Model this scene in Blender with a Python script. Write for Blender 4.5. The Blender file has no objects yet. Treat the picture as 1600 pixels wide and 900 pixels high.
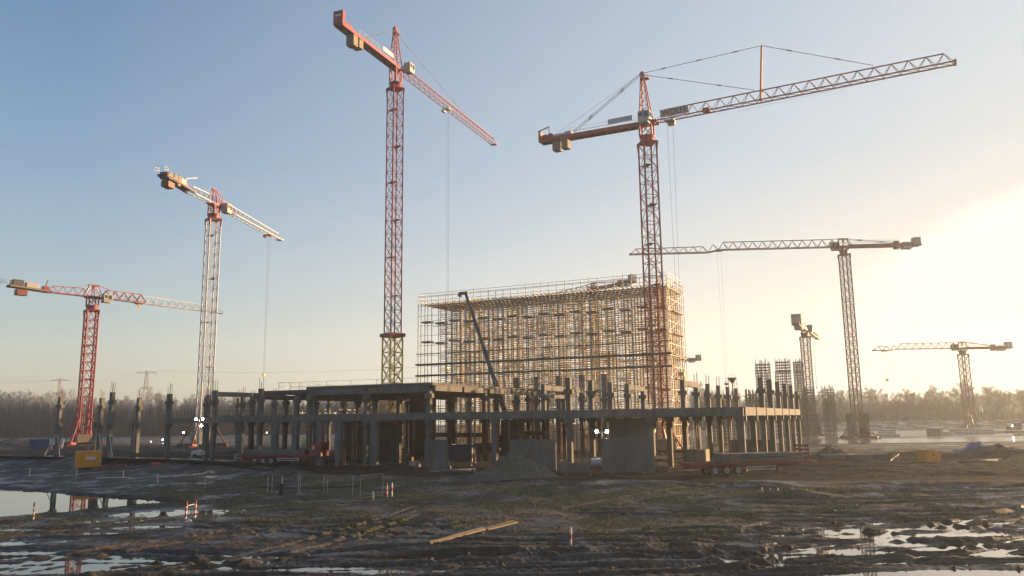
import bpy, bmesh, math, random
import numpy as np
from mathutils import Vector, Matrix
random.seed(7); rng = np.random.default_rng(11)
sc = bpy.context.scene
COL = sc.collection
rad = math.radians

# ------------------------------------------------------------------ camera
FPX, PITCH, ROLL, EYE = 1249.0, 9.3, -0.73, 6.0
RM = Matrix.Rotation(rad(90+PITCH), 3, 'X') @ Matrix.Rotation(rad(ROLL), 3, 'Z')
cam_d = bpy.data.cameras.new('camera'); cam = bpy.data.objects.new('camera', cam_d); COL.objects.link(cam)
cam_d.sensor_width = 36.0; cam_d.lens = 36.0*FPX/1600.0
cam_d.clip_start = 0.5; cam_d.clip_end = 6000
cam.matrix_world = Matrix.Translation((0, 0, EYE)) @ RM.to_4x4()
sc.camera = cam
def ray(u, v): return RM @ Vector(((u-800)/FPX, (450-v)/FPX, -1.0))
def atz(u, v, z):
    d = ray(u, v); t = (z-EYE)/d.z; return Vector((t*d.x, t*d.y, z))
def aty(u, v, y):
    d = ray(u, v); t = y/d.y; return Vector((t*d.x, y, EYE+t*d.z))

# ------------------------------------------------------------------ noise (numpy)
def _hash(ix, iy, s):
    n = (ix*374761393 + iy*668265263 + s*1442695041) & 0x7fffffff
    n = (n ^ (n >> 13)) * 1274126177 & 0x7fffffff
    return ((n ^ (n >> 16)) & 0xffff) / 65535.0
def vnoise(x, y, s=0):
    ix = np.floor(x).astype(np.int64); iy = np.floor(y).astype(np.int64)
    fx = x-ix; fy = y-iy
    fx = fx*fx*fx*(fx*(fx*6-15)+10); fy = fy*fy*fy*(fy*(fy*6-15)+10)
    a = _hash(ix, iy, s); b = _hash(ix+1, iy, s); c = _hash(ix, iy+1, s); d = _hash(ix+1, iy+1, s)
    return (a+(b-a)*fx)*(1-fy) + (c+(d-c)*fx)*fy - 0.5
def fbm(x, y, sc_, oct_=3, s=0):
    r = 0; amp = 1; f = 1.0/sc_
    for o in range(oct_):
        c, si = math.cos(o*1.1+s), math.sin(o*1.1+s)
        r = r + amp*vnoise((x*c-y*si)*f+17.3*o, (x*si+y*c)*f-9.1*o, s*7+o); amp *= .5; f *= 2.03
    return r
def sstep(a, b, x):
    t = np.clip((x-a)/(b-a), 0, 1); return t*t*(3-2*t)

# ------------------------------------------------------------------ materials
def new_mat(name):
    m = bpy.data.materials.new(name); m.use_nodes = True
    nt = m.node_tree; return m, nt, nt.nodes['Principled BSDF']
def mat(name, col, rough=.6, metal=0.0, var=.25, scale=3.0, dirt=None, dirt_amt=.35, bump=0.0, stretch=None):
    m, nt, p = new_mat(name)
    N, L = nt.nodes, nt.links
    tc = N.new('ShaderNodeTexCoord'); mp = N.new('ShaderNodeMapping'); L.new(tc.outputs['Object'], mp.inputs['Vector'])
    if stretch: mp.inputs['Scale'].default_value = stretch
    nz = N.new('ShaderNodeTexNoise'); nz.inputs['Scale'].default_value = scale; nz.inputs['Detail'].default_value = 6; nz.inputs['Roughness'].default_value = .65
    L.new(mp.outputs['Vector'], nz.inputs['Vector'])
    cr = N.new('ShaderNodeValToRGB'); cr.color_ramp.elements[0].position = .3; cr.color_ramp.elements[1].position = .72
    lo = [max(0, c*(1-var)) for c in col]; hi = [min(1, c*(1+var)) for c in col]
    cr.color_ramp.elements[0].color = (*lo, 1); cr.color_ramp.elements[1].color = (*hi, 1)
    L.new(nz.outputs['Fac'], cr.inputs['Fac'])
    out = cr.outputs['Color']
    if dirt:
        n2 = N.new('ShaderNodeTexNoise'); n2.inputs['Scale'].default_value = scale*.37; n2.inputs['Detail'].default_value = 8; n2.inputs['Roughness'].default_value = .75
        L.new(mp.outputs['Vector'], n2.inputs['Vector'])
        mr = N.new('ShaderNodeMapRange'); mr.inputs[1].default_value = .48; mr.inputs[2].default_value = .68; mr.inputs[4].default_value = dirt_amt
        L.new(n2.outputs['Fac'], mr.inputs[0])
        mx = N.new('ShaderNodeMix'); mx.data_type = 'RGBA'; L.new(mr.outputs[0], mx.inputs['Factor'])
        L.new(out, mx.inputs['A']); mx.inputs['B'].default_value = (*dirt, 1); out = mx.outputs['Result']
    L.new(out, p.inputs['Base Color'])
    p.inputs['Roughness'].default_value = rough; p.inputs['Metallic'].default_value = metal
    if bump:
        b = N.new('ShaderNodeBump'); b.inputs['Strength'].default_value = bump; b.inputs['Distance'].default_value = .05
        L.new(nz.outputs['Fac'], b.inputs['Height']); L.new(b.outputs['Normal'], p.inputs['Normal'])
    return m
RUST = (.12, .06, .035)
M_RED = mat('crane_red_paint', (.24, .010, .020), .45, 0, .2, 1.5, RUST, .35)
M_ORED = mat('crane_orange_red_paint', (.33, .022, .014), .45, 0, .2, 1.5, RUST, .35)
M_DRED = mat('faded_red_paint', (.14, .028, .018), .55, 0, .2, 1.5, RUST, .4)
M_YEL = mat('yellow_paint', (.66, .45, .015), .5, 0, .15, 1.2, RUST, .15)
M_GALV = mat('galvanised_steel', (.42, .42, .40), .42, .35, .25, 4, RUST, .25)
M_WMAST = mat('weathered_grey_white_paint', (.46, .47, .49), .5, 0, .15, 2, (.3, .22, .2), .25)
M_WHT = mat('white_grey_paint', (.42, .42, .41), .5, 0, .15, 2, (.25, .2, .16), .3)
M_CAB = mat('cab_cream_paint', (.34, .32, .28), .45, 0, .12, 2, (.2, .16, .12), .3)
M_BALL = mat('ballast_concrete', (.36, .34, .30), .85, 0, .25, 2, (.18, .16, .13), .5, .2)
M_BALL_T = mat('tan_ballast', (.18, .148, .098), .8, 0, .2, 2, (.2, .15, .1), .4)
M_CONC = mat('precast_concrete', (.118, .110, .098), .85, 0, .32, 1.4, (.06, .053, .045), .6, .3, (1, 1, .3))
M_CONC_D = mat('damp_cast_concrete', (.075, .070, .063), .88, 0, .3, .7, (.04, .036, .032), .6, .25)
M_PANEL = mat('panel_concrete', (.098, .094, .086), .85, 0, .3, 1.2, (.14, .13, .115), .5, .2, (1, 1, .16))
M_STEEL = mat('dark_steel', (.06, .06, .064), .5, .5, .3, 3, RUST, .4)
M_ROPE = mat('steel_rope', (.10, .10, .10), .5, .5, .2, 3)
M_REBAR = mat('rusty_rebar', (.17, .085, .05), .8, .2, .3, 8)
M_SCAF = mat('scaffold_tube', (.32, .29, .25), .6, .15, .3, 3, RUST, .4)
M_TOWER = mat('dull_tower_steel', (.13, .12, .105), .6, .2, .3, 3, RUST, .4)
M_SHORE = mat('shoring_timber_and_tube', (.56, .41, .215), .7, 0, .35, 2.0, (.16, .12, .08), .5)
M_PLANK = mat('timber_and_light_streak', (.30, .20, .105), .8, 0, .35, 3, (.12, .09, .06), .5, .2)
M_JOIST = mat('formwork_joist', (.24, .18, .10), .7, 0, .3, 2, (.12, .09, .06), .4)
M_DECK = mat('dark_deck_board', (.10, .08, .06), .8, 0, .3, 3)
M_GLASS = mat('cab_glass', (.03, .04, .045), .08, 0, .1, 1)
M_BLUE = mat('blue_paint', (.014, .038, .13), .5, 0, .25, 1.5, RUST, .3)
M_SLATE = mat('slate_blue_boom', (.03, .037, .05), .4, .2, .2, 2)
M_ORANGE = mat('orange_container_paint', (.62, .25, .008), .5, 0, .15, 1.2, (.2, .09, .03), .4)
M_TYRE = mat('tyre_rubber', (.02, .02, .02), .85, 0, .3, 6, (.07, .06, .05), .6)
M_RIM = mat('wheel_rim', (.30, .30, .30), .45, .5, .2, 4, RUST, .4)
M_TRAIL = mat('trailer_red', (.20, .012, .014), .5, 0, .2, 2, (.1, .06, .04), .5)
M_MWHITE = mat('marker_white', (.55, .52, .48), .6, 0, .1, 4, (.3, .25, .2), .4)
M_MRED = mat('marker_red', (.33, .025, .018), .6, 0, .15, 4, (.2, .1, .08), .3)
M_TIMBER = mat('pale_lath', (.36, .275, .18), .8, 0, .2, 5)
M_SAND = mat('grey_sand', (.07, .069, .054), .95, 0, .3, 1.5, (.07, .065, .05), .5, .5)
M_EARTH = mat('dug_earth', (.055, .043, .033), .9, 0, .4, 1.2, (.09, .07, .05), .4, .5)
M_TARP = mat('blue_tarpaulin', (.03, .06, .17), .5, 0, .2, 2)
M_BLACK = mat('black_plastic', (.015, .015, .016), .6, 0, .2, 3)
M_SIGN = mat('grey_signboard', (.40, .42, .44), .55, 0, .1, 2)
M_SIGNTXT = mat('dark_lettering', (.06, .05, .06), .6, 0, .1, 2)
M_BARK = mat('dark_bark', (.085, .07, .058), .95, 0, .3, 2)
M_BIRCH = mat('pale_bark', (.50, .49, .48), .9, 0, .3, 2, (.1, .09, .08), .5)
M_TWIG = mat('grey_twigs', (.24, .225, .22), .95, 0, .3, 2)
M_TWIG_B = mat('brown_twigs', (.11, .085, .06), .95, 0, .3, 2)
M_BRUSH = mat('brown_brush', (.075, .05, .038), .95, 0, .35, .3)
M_HIVIS = mat('hi_vis_yellow', (.55, .75, .03), .7, 0, .1, 6)
M_SKIN = mat('skin', (.45, .27, .19), .6, 0, .1, 10)
M_CLOTH = mat('navy_work_trousers', (.02, .025, .045), .9, 0, .2, 8)
def emit(name, col, s):
    m, nt, p = new_mat(name)
    p.inputs['Base Color'].default_value = (.8, .8, .8, 1); p.inputs['Emission Color'].default_value = (*col, 1); p.inputs['Emission Strength'].default_value = s
    return m
M_LAMP = emit('lit_floodlight', (1, .88, .68), 55)
M_LAMPO = emit('lit_orange_lamp', (1, .42, .12), 6)

# ------------------------------------------------------------------ mesh builder
class MB:
    def __init__(s, M=None): s.v = []; s.f = []; s.M = M
    def add(s, vs, fs):
        o = len(s.v)
        if s.M is not None: vs = [s.M @ Vector(p) for p in vs]
        s.v += [tuple(p) for p in vs]; s.f += [tuple(i+o for i in f) for f in fs]
    BOXF = [(0,3,2,1),(4,5,6,7),(0,1,5,4),(1,2,6,5),(2,3,7,6),(3,0,4,7)]
    def box(s, c, size, rz=0.0, R=None):
        hx, hy, hz = size[0]/2, size[1]/2, size[2]/2
        vs = [Vector(p) for p in ((-hx,-hy,-hz),(hx,-hy,-hz),(hx,hy,-hz),(-hx,hy,-hz),(-hx,-hy,hz),(hx,-hy,hz),(hx,hy,hz),(-hx,hy,hz))]
        if R is None and rz: R = Matrix.Rotation(rz, 3, 'Z')
        if R is not None: vs = [R @ p for p in vs]
        c = Vector(c); s.add([p+c for p in vs], MB.BOXF)
    def span(s, x0, x1, y0, y1, z0, z1): s.box(((x0+x1)/2, (y0+y1)/2, (z0+z1)/2), (x1-x0, y1-y0, z1-z0))
    def bar(s, p, q, w, h=None):
        p = Vector(p); q = Vector(q); d = q-p
        if d.length < 1e-6: return
        d.normalize(); h = h or w
        up = Vector((0,0,1)) if abs(d.z) < .95 else Vector((1,0,0))
        a = d.cross(up).normalized()*(w/2); b = a.cross(d).normalized()*(h/2)
        s.add([p-a-b, p+a-b, p+a+b, p-a+b, q-a-b, q+a-b, q+a+b, q-a+b], MB.BOXF)
    def tube(s, p, q, r, n=8, r2=None, cap=True):
        p = Vector(p); q = Vector(q); d = (q-p).normalized(); r2 = r if r2 is None else r2
        up = Vector((0,0,1)) if abs(d.z) < .95 else Vector((1,0,0))
        a = d.cross(up).normalized(); b = d.cross(a)
        vs = [];
        for P, R in ((p, r), (q, r2)):
            vs += [P + a*math.cos(2*math.pi*i/n)*R + b*math.sin(2*math.pi*i/n)*R for i in range(n)]
        fs = [(i, (i+1) % n, n+(i+1) % n, n+i) for i in range(n)]
        if cap: fs += [tuple(range(n-1,-1,-1)), tuple(range(n, 2*n))]
        s.add(vs, fs)
    def tri(s, p, q, r1, r2):
        p = Vector(p); q = Vector(q); d = q-p
        if d.length < 1e-5: return
        d.normalize(); up = Vector((0,0,1)) if abs(d.z) < .9 else Vector((1,0,0))
        a = d.cross(up).normalized(); b = d.cross(a)
        vs = [P + (a*c + b*si)*R for P, R in ((p, r1), (q, r2)) for c, si in ((1,0),(-.5,.866),(-.5,-.866))]
        s.add(vs, [(0,1,4,3),(1,2,5,4),(2,0,3,5)])
    def prism(s, pts, y0, y1):      # outline in x,z extruded along y
        n = len(pts); vs = [(x, y0, z) for x, z in pts]+[(x, y1, z) for x, z in pts]
        s.add(vs, [tuple(range(n)), tuple(range(2*n-1, n-1, -1))]+[(i, n+i, n+(i+1) % n, (i+1) % n) for i in range(n)])
    def mesh(s, name):
        me = bpy.data.meshes.new(name); me.from_pydata(s.v, [], s.f); me.update(); return me
    def build(s, name, m, parent=None, smooth=False, bevel=0):
        me = s.mesh(name); o = bpy.data.objects.new(name, me); COL.objects.link(o)
        for mm in (m if isinstance(m, (list, tuple)) else [m]): me.materials.append(mm)
        if parent is not None: o.parent = parent
        if smooth:
            for p in me.polygons: p.use_smooth = True
        bm = bmesh.new(); bm.from_mesh(me); bmesh.ops.recalc_face_normals(bm, faces=bm.faces); bm.to_mesh(me); bm.free()
        if bevel:
            b = o.modifiers.new('bevel', 'BEVEL'); b.width = bevel; b.segments = 2; b.limit_method = 'ANGLE'
        return o
def tag(o, label=None, cat=None, group=None, kind=None):
    if label: o['label'] = label
    if cat: o['category'] = cat
    if group: o['group'] = group
    if kind: o['kind'] = kind
    return o
def thing(name, label, cat, loc=(0,0,0), rz=0.0, group=None):
    o = bpy.data.objects.new(name, None); COL.objects.link(o); o.location = loc; o.rotation_euler = (0, 0, rz); o.empty_display_size = .5
    return tag(o, label, cat, group)
def dup(root, loc, rz=0.0, label=None, scale=None):
    def cp(o, par):
        c = o.copy(); COL.objects.link(c)
        if par is not None: c.parent = par
        for ch in o.children: cp(ch, c)
        return c
    r = cp(root, None); r.location = loc; r.rotation_euler = (0, 0, rz)
    if label: r['label'] = label
    if scale: r.scale = scale
    return r
def text_part(txt, size, M, m, parent, name='lettering'):
    cu = bpy.data.curves.new('text', 'FONT'); cu.body = txt; cu.size = size; cu.extrude = .02; cu.align_x = 'CENTER'; cu.align_y = 'CENTER'
    to = bpy.data.objects.new('text', cu); COL.objects.link(to)
    me = bpy.data.meshes.new_from_object(to.evaluated_get(bpy.context.evaluated_depsgraph_get()))
    bpy.data.objects.remove(to); bpy.data.curves.remove(cu)
    me.transform(M); o = bpy.data.objects.new(name, me); me.name = name; COL.objects.link(o); me.materials.append(m); o.parent = parent
    return o

# ------------------------------------------------------------------ site axes (building grid)
AX = Vector((.903, -.43, 0)); BX = Vector((.43, .903, 0)); C0 = Vector((24.7, 88, 0)); GRZ = math.atan2(-.43, .903)
def ab(a, b, z=0): return C0 + AX*a + BX*b + Vector((0, 0, z))

# ------------------------------------------------------------------ ground
WATER = -1.10
def edge_y(x): return 76 + .476*np.maximum(0, 17-x) + 8*sstep(-20, -60, x) - 3*sstep(20, 60, x)
def base_h(x, y):
    x = np.asarray(x, float); y = np.asarray(y, float)
    ey = edge_y(x)
    rise = sstep(-24, -52, x)
    pad = 1.0*rise
    d = ey - y
    fore = -.30 - .70*sstep(0, 24, d)
    t = sstep(-.5, 3.5+2.5*rise, d)
    h = pad*(1-t) + fore*t
    # low dyke far right
    h = h + 3.2*np.exp(-((y-345)/14)**2)*sstep(70, 120, x)
    return h
def gnd(u, v):
    d = ray(u, v); ts = np.linspace(25, 260, 4000)/d.y
    f = EYE+ts*d.z - base_h(ts*d.x, ts*d.y); k = int(np.argmax(f <= 0)); t = ts[k]
    return Vector((t*d.x, t*d.y, float(base_h(t*d.x, t*d.y))))

def ell(x, y, cx, cy, rx, ry, rot=0, soft=.5):
    c, s = math.cos(rot), math.sin(rot); dx = x-cx; dy = y-cy
    q = np.sqrt(((dx*c+dy*s)/rx)**2 + ((-dx*s+dy*c)/ry)**2); return 1-sstep(1-soft, 1+soft, q)
def rut_line(pts):                                   # quadratic y(x) through photo-measured ground points
    P = [atz(u, v, -1.0) for u, v in pts]
    xs = np.array([p.x for p in P]); ys = np.array([p.y for p in P])
    deg = min(2, len(P)-1); co = np.polyfit(xs, ys, deg); return co, xs.min()-2, xs.max()+2
TRACKS = [  # (points, width, depth, gauge)
    ([(-60,845),(200,815),(420,795),(640,785)], .55, .22, 2.1),
    ([(-60,900),(180,860),(420,830),(700,822)], .6, .26, 2.2),
    ([(100,905),(400,868),(800,862),(1200,868)], .6, .27, 2.3),
    ([(300,900),(700,882),(1100,880),(1700,868)], .65, .28, 2.3),
    ([(-80,815),(150,790),(330,768),(470,752)], .5, .18, 2.0),
    ([(600,900),(1000,895),(1300,870),(1700,835)], .6, .27, 2.2),
    ([(700,880),(1000,850),(1300,825),(1700,805)], .6, .25, 2.2),
    ([(1000,835),(1250,830),(1500,845),(1700,862)], .55, .25, 2.1),
    ([(900,800),(1200,808),(1450,802),(1700,795)], .5, .23, 2.0),
    ([(560,840),(800,812),(1000,785),(1150,770)], .5, .17, 2.0),
    ([(300,820),(600,838),(900,842),(1150,835)], .5, .19, 2.0),
    ([(1050,770),(1300,780),(1500,775),(1700,768)], .5, .20, 2.0),
    ([(-80,880),(60,872),(200,868),(330,872)], .6, .26, 2.2),
    ([(1080,862),(1280,848),(1480,822),(1700,782)], .55, .25, 2.1),
    ([(1150,820),(1350,812),(1550,822),(1700,838)], .5, .24, 2.0),
    ([(1200,790),(1400,790),(1600,782),(1700,778)], .5, .22, 2.0),
    ([(150,900),(330,880),(520,845),(640,805)], .5, .2, 2.1),
]
def make_ground():
    ninner, nmid = 24, 860
    r_in = np.linspace(1.0, 21.5, ninner)
    inv = np.linspace(1/22.0, 1/190.0, nmid); r_mid = 1/inv
    r_out = np.geomspace(196, 860, 60)
    r = np.concatenate([r_in, r_mid, r_out]); nr = len(r)
    th_d = np.linspace(rad(-44), rad(44), 1050); th_s = np.linspace(rad(44), rad(316), 92)[1:-1]
    th = np.concatenate([th_d, th_s]); nt = len(th)
    R, T = np.meshgrid(r, th, indexing='ij')
    x = (R*np.sin(T)).ravel(); y = (R*np.cos(T)).ravel()
    h = base_h(x, y)
    ey = edge_y(x); d = ey - y
    fore = sstep(0, 5, d)*sstep(5, 12, y)
    near = sstep(260, 120, np.hypot(x, y))
    front = (y > 0)
    # large relief
    amp = .35 + .65*fore
    n_l = fbm(x, y, 14, 3, 1); n_m = fbm(x, y, 3.1, 4, 2); n_s = fbm(x, y*1.6, .75, 3, 3); n_f = fbm(x, y, .22, 2, 4)
    ridged = 1-np.abs(fbm(x*.35, y*1.3, 1.5, 3, 5))*2.6
    mean = np.zeros_like(h)
    def spot(u, v, ru, rv, dz, rot=0, soft=.6):
        c = atz(u, v, -1.0); e = atz(u+ru, v, -1.0); f = atz(u, v-rv, -1.0); g = atz(u, v+rv, -1.0)
        return dz*ell(x, y, c.x, (f.y+g.y)/2, abs(e.x-c.x), abs(f.y-g.y)/2, rot, soft)
    W = np.zeros_like(h)
    for a in [(1420,835,330,50),(1560,790,200,30),(1200,860,260,26),(80,860,300,45),(620,880,420,22),(420,815,130,18),(860,850,160,20)]:
        W = np.maximum(W, spot(a[0], a[1], a[2], a[3], 1.0, 0, .7))
    aniso = fbm(x*.17+.5*n_m, y*1.0, 1.15, 4, 8)
    h += near*(amp*(.10*n_l + (.085-.05*W)*n_m) + (.35+.65*fore)*((.046-.01*W)*n_s + .04*n_f) + .03*fore*ridged*(1-W) + fore*W*.25*aniso)
    mean += .05*fore
    # wetter right-hand field, left corner, middle seams
    for a in [(1460,836,300,46,-.125),(1560,790,200,22,-.11),(1530,768,140,9,-.08),(1270,800,80,12,-.09),
              (90,830,200,22,-.12),(60,878,180,18,-.12),(260,872,170,16,-.11),(430,815,90,14,-.09),(560,866,120,9,-.12),(700,890,280,9,-.13),
              (660,872,90,6,-.10),(1250,868,200,13,-.13),(890,855,120,8,-.05),(980,802,130,16,-.05),(330,800,120,7,-.10),(470,850,110,6,-.11),(760,868,140,5,-.11),(1120,800,90,5,-.09),(1090,845,90,5,-.10),(1400,772,180,5,-.10),(700,832,120,9,-.05),(520,885,100,8,-.10),(180,800,160,9,-.08)]:
        mean += spot(*a)*fore
    for a in [(1400,897,300,8.5,-.34,0,.3),(1750,895,180,11,-.3,0,.3),(1570,868,90,3.5,-.12,0,.4),(40,893,170,6,-.13,0,.4),(1500,832,70,4,-.08,0,.5),(1335,838,45,4,-.08,0,.5)]:
        mean += spot(*a)*fore
    h += mean
    # ruts
    for pts, w, dep, g in TRACKS:
        co, x0, x1 = rut_line(pts)
        xm = (x > x0) & (x < x1) & (y > 20) & (y < 110)
        xi = x[xm]; yi = y[xm]; dco = np.polyder(co)
        sl = np.polyval(dco, xi); ctr = np.polyval(co, xi) + .3*vnoise(xi*.18, xi*0, 9)
        dist = (yi-ctr)/np.sqrt(1+sl*sl)
        e = sstep(0, 3, xi-x0)*sstep(0, 3, x1-xi)
        prof = np.zeros_like(xi)
        for off in (-g/2, g/2):
            q = (dist-off)/w
            prof += -dep*np.exp(-(q*1.35)**4) + .34*dep*np.exp(-((np.abs(q)-1.05)/.35)**2)
        lug = 1+.28*np.sin((xi*14+yi*3))*np.exp(-((np.abs(dist)-g/2)/w)**2)
        h[xm] += prof*e*(.8+.5*vnoise(xi*.5, yi*.5, 12))*lug
    # pond bed on the left
    pond_pts = [(-120,758),(0,764),(60,767),(130,773),(225,778),(300,785),(215,791),(150,797),(95,803),(75,801),(40,807),(0,810),(-120,822)]
    poly = np.array([[atz(u, v, WATER).x, atz(u, v, WATER).y] for u, v in pond_pts])
    bx = (x < -25) & (x > -75) & (y > 40) & (y < 120)
    xi, yi = x[bx], y[bx]; inside = np.zeros(len(xi), bool); dmin = np.full(len(xi), 1e9)
    for i in range(len(poly)):
        ax_, ay_ = poly[i]; bx_, by_ = poly[(i+1) % len(poly)]
        cond = (ay_ > yi) != (by_ > yi)
        inside ^= cond & (xi < (bx_-ax_)*(yi-ay_)/(by_-ay_+1e-9)+ax_)
        ex, ey_ = bx_-ax_, by_-ay_; tt = np.clip(((xi-ax_)*ex+(yi-ay_)*ey_)/(ex*ex+ey_*ey_), 0, 1)
        dmin = np.minimum(dmin, np.hypot(xi-ax_-tt*ex, yi-ay_-tt*ey_))
    sd = np.where(inside, -dmin, dmin) + .6*n_m[bx] + .35*n_s[bx]
    hb = h[bx]; bank = np.where(sd > 0, np.maximum(hb, WATER+.10+.10*np.minimum(sd, 2)), WATER-.05-.35*np.clip(-sd, 0, 2))
    k = sstep(4.0, 1.5, sd); h[bx] = hb*(1-k) + bank*k
    # far-bank lip of the pond
    # heaps along the pad edge
    for (u, v, ru, hh) in [(440,742,55,.55),(500,752,60,.4),(620,735,60,.6),(940,748,50,.45),(1000,758,70,.3),(660,762,45,.5),(250,736,60,.5),(90,750,90,.3),(760,745,60,.5),(1240,775,50,.4),(1560,712,70,1.0),(1430,712,60,.5),(1300,700,60,.6),(20,695,50,1.5),(1190,760,60,.35)]:
        c = gnd(u, v); e = aty(u+ru, v, c.y); w = abs(e.x-c.x)
        h += hh*np.exp(-(((x-c.x)/w)**2+((y-c.y)/(w*.8))**2)*1.6)*(1+.5*n_m)
    pad_r = sstep(14, 30, x)*sstep(2, 8, -d)*sstep(95, 60, -d); h += pad_r*(.26*np.maximum(fbm(x, y, 5.5, 4, 31), -.1) + .10*n_s + .12*np.maximum(n_m, 0))
    # attributes
    grass = np.zeros_like(h)
    gsp = [(470,800,150,20),(620,822,110,16),(560,770,200,14),(830,775,200,14),(1000,790,140,12),(1060,835,160,18),(1180,775,260,14),(1400,765,240,8),(120,812,110,8),(40,825,80,8),(900,755,120,10),(330,770,140,14),(1250,805,80,10),(980,818,90,8)]
    for (u, v, ru, rv) in gsp: grass = np.maximum(grass, spot(u, v, ru, rv, 1.0, 0, .7))
    band = np.maximum(spot(700, 785, 700, 34, .62, 0, .5), spot(1150, 800, 420, 40, .55, 0, .6)); grass = np.maximum(grass, band)
    grass *= sstep(-.15, .3, fbm(x, y, 2.2, 4, 21)+.12)*fore
    road = sstep(-1.0, 0.5, -d)*sstep(75, 45, -d)
    h = np.where(front | True, h, h)
    me = bpy.data.meshes.new('ground')
    V = np.stack([x, y, h], 1)
    V = np.vstack([V, [[0, 0, float(h[:nt].mean())]]]).astype(np.float32)
    i = np.arange(nr-1)[:, None]*nt; j = np.arange(nt)[None, :]; j2 = (j+1) % nt
    q = np.stack([i+j, i+nt+j, i+nt+j2, i+j2], -1).reshape(-1, 4)
    cidx = len(V)-1; jj = np.arange(nt); tri = np.stack([np.full(nt, cidx), jj, (jj+1) % nt], 1)
    nq, ntri = len(q), len(tri)
    me.vertices.add(len(V)); me.vertices.foreach_set('co', V.ravel())
    me.loops.add(nq*4+ntri*3); me.loops.foreach_set('vertex_index', np.concatenate([q.ravel(), tri.ravel()]).astype(np.int32))
    me.polygons.add(nq+ntri)
    ls = np.concatenate([np.arange(nq)*4, nq*4+np.arange(ntri)*3]).astype(np.int32)
    me.polygons.foreach_set('loop_start', ls)
    me.polygons.foreach_set('use_smooth', np.ones(nq+ntri, bool))
    me.update(calc_edges=True)
    for nm, arr in (('grass', grass), ('road', road)):
        at = me.attributes.new(nm, 'FLOAT', 'POINT'); at.data.foreach_set('value', np.append(arr, 0).astype(np.float32))
    me.validate()
    o = bpy.data.objects.new('ground', me); COL.objects.link(o); tag(o, kind='structure')
    return o, (x, y, h, grass)
def mud_material():
    m, nt, p = new_mat('mud'); N, L = nt.nodes, nt.links
    geo = N.new('ShaderNodeNewGeometry'); pos = geo.outputs['Position']
    def noise(scale, det=6, ro=.6, vec=None):
        n = N.new('ShaderNodeTexNoise'); n.inputs['Scale'].default_value = scale; n.inputs['Detail'].default_value = det; n.inputs['Roughness'].default_value = ro
        L.new(vec or pos, n.inputs['Vector']); return n.outputs['Fac']
    def ramp(fac, stops):
        c = N.new('ShaderNodeValToRGB'); e = c.color_ramp.elements
        while len(e) < len(stops): e.new(.5)
        for el, (ps, co) in zip(e, stops): el.position = ps; el.color = (*co, 1)
        L.new(fac, c.inputs['Fac']); return c.outputs['Color']
    def mix(f, a, b):
        x = N.new('ShaderNodeMix'); x.data_type = 'RGBA'; L.new(f, x.inputs['Factor']); L.new(a, x.inputs['A']); L.new(b, x.inputs['B']); return x.outputs['Result']
    def mrange(v, a, b, c=0, d=1):
        r = N.new('ShaderNodeMapRange'); r.inputs[1].default_value = a; r.inputs[2].default_value = b; r.inputs[3].default_value = c; r.inputs[4].default_value = d; L.new(v, r.inputs[0]); return r.outputs[0]
    def math_(op, a, b):
        k = N.new('ShaderNodeMath'); k.operation = op
        for i_, q in enumerate((a, b)):
            if isinstance(q, (int, float)): k.inputs[i_].default_value = q
            else: L.new(q, k.inputs[i_])
        return k.outputs[0]
    mud = ramp(noise(.45, 8, .65), [(.32, (.026, .020, .016)), (.5, (.043, .035, .027)), (.68, (.072, .060, .047))])
    mud = mix(mrange(noise(7, 6, .7), .52, .72), mud, ramp(noise(2), [(0, (.10, .082, .066)), (1, (.07, .054, .042))]))
    gr = ramp(noise(2.5, 8, .7), [(.3, (.030, .033, .013)), (.55, (.052, .057, .022)), (.75, (.085, .078, .034))])
    at = N.new('ShaderNodeAttribute'); at.attribute_name = 'grass'
    gf = mrange(math_('ADD', at.outputs['Fac'], math_('MULTIPLY', math_('SUBTRACT', noise(3.5, 6, .7), .5), 1.1)), .35, .65)
    col = mix(gf, mud, gr)
    ar = N.new('ShaderNodeAttribute'); ar.attribute_name = 'road'
    rd = ramp(noise(1.2, 8), [(.3, (.013, .012, .010)), (.7, (.030, .027, .023))])
    col = mix(math_('MULTIPLY', ar.outputs['Fac'], .8), col, rd)
    sx = N.new('ShaderNodeSeparateXYZ'); L.new(pos, sx.inputs[0])
    wet = math_('MULTIPLY', mrange(math_('ADD', sx.outputs['Z'], math_('MULTIPLY', math_('SUBTRACT', noise(1.3, 4), .5), .12)), WATER+.10, WATER+.0, 0, 1), 1.0)
    wet2 = mrange(math_('ADD', noise(.25, 5, .6), math_('MULTIPLY', math_('SUBTRACT', noise(1.6, 5, .7), .5), .35)), .47, .60)
    dk = N.new('ShaderNodeMix'); dk.data_type = 'RGBA'; dk.blend_type = 'MULTIPLY'; L.new(math_('MULTIPLY', wet, .55), dk.inputs['Factor']); L.new(col, dk.inputs['A']); dk.inputs['B'].default_value = (.45, .42, .4, 1)
    L.new(dk.outputs['Result'], p.inputs['Base Color'])
    ro = math_('SUBTRACT', .92, math_('MULTIPLY', math_('MAXIMUM', math_('MULTIPLY', wet, .95), math_('MULTIPLY', wet2, .80)), .74))
    ro = math_('ADD', ro, math_('MULTIPLY', ar.outputs['Fac'], .25))
    ro = math_('MINIMUM', math_('ADD', ro, math_('MULTIPLY', gf, .3)), .97)
    L.new(ro, p.inputs['Roughness'])
    b = N.new('ShaderNodeBump'); b.inputs['Strength'].default_value = .7; b.inputs['Distance'].default_value = .08
    L.new(math_('ADD', noise(9, 5, .7), math_('MULTIPLY', noise(2.2, 4), 1.2)), b.inputs['Height']); L.new(b.outputs['Normal'], p.inputs['Normal'])
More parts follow.
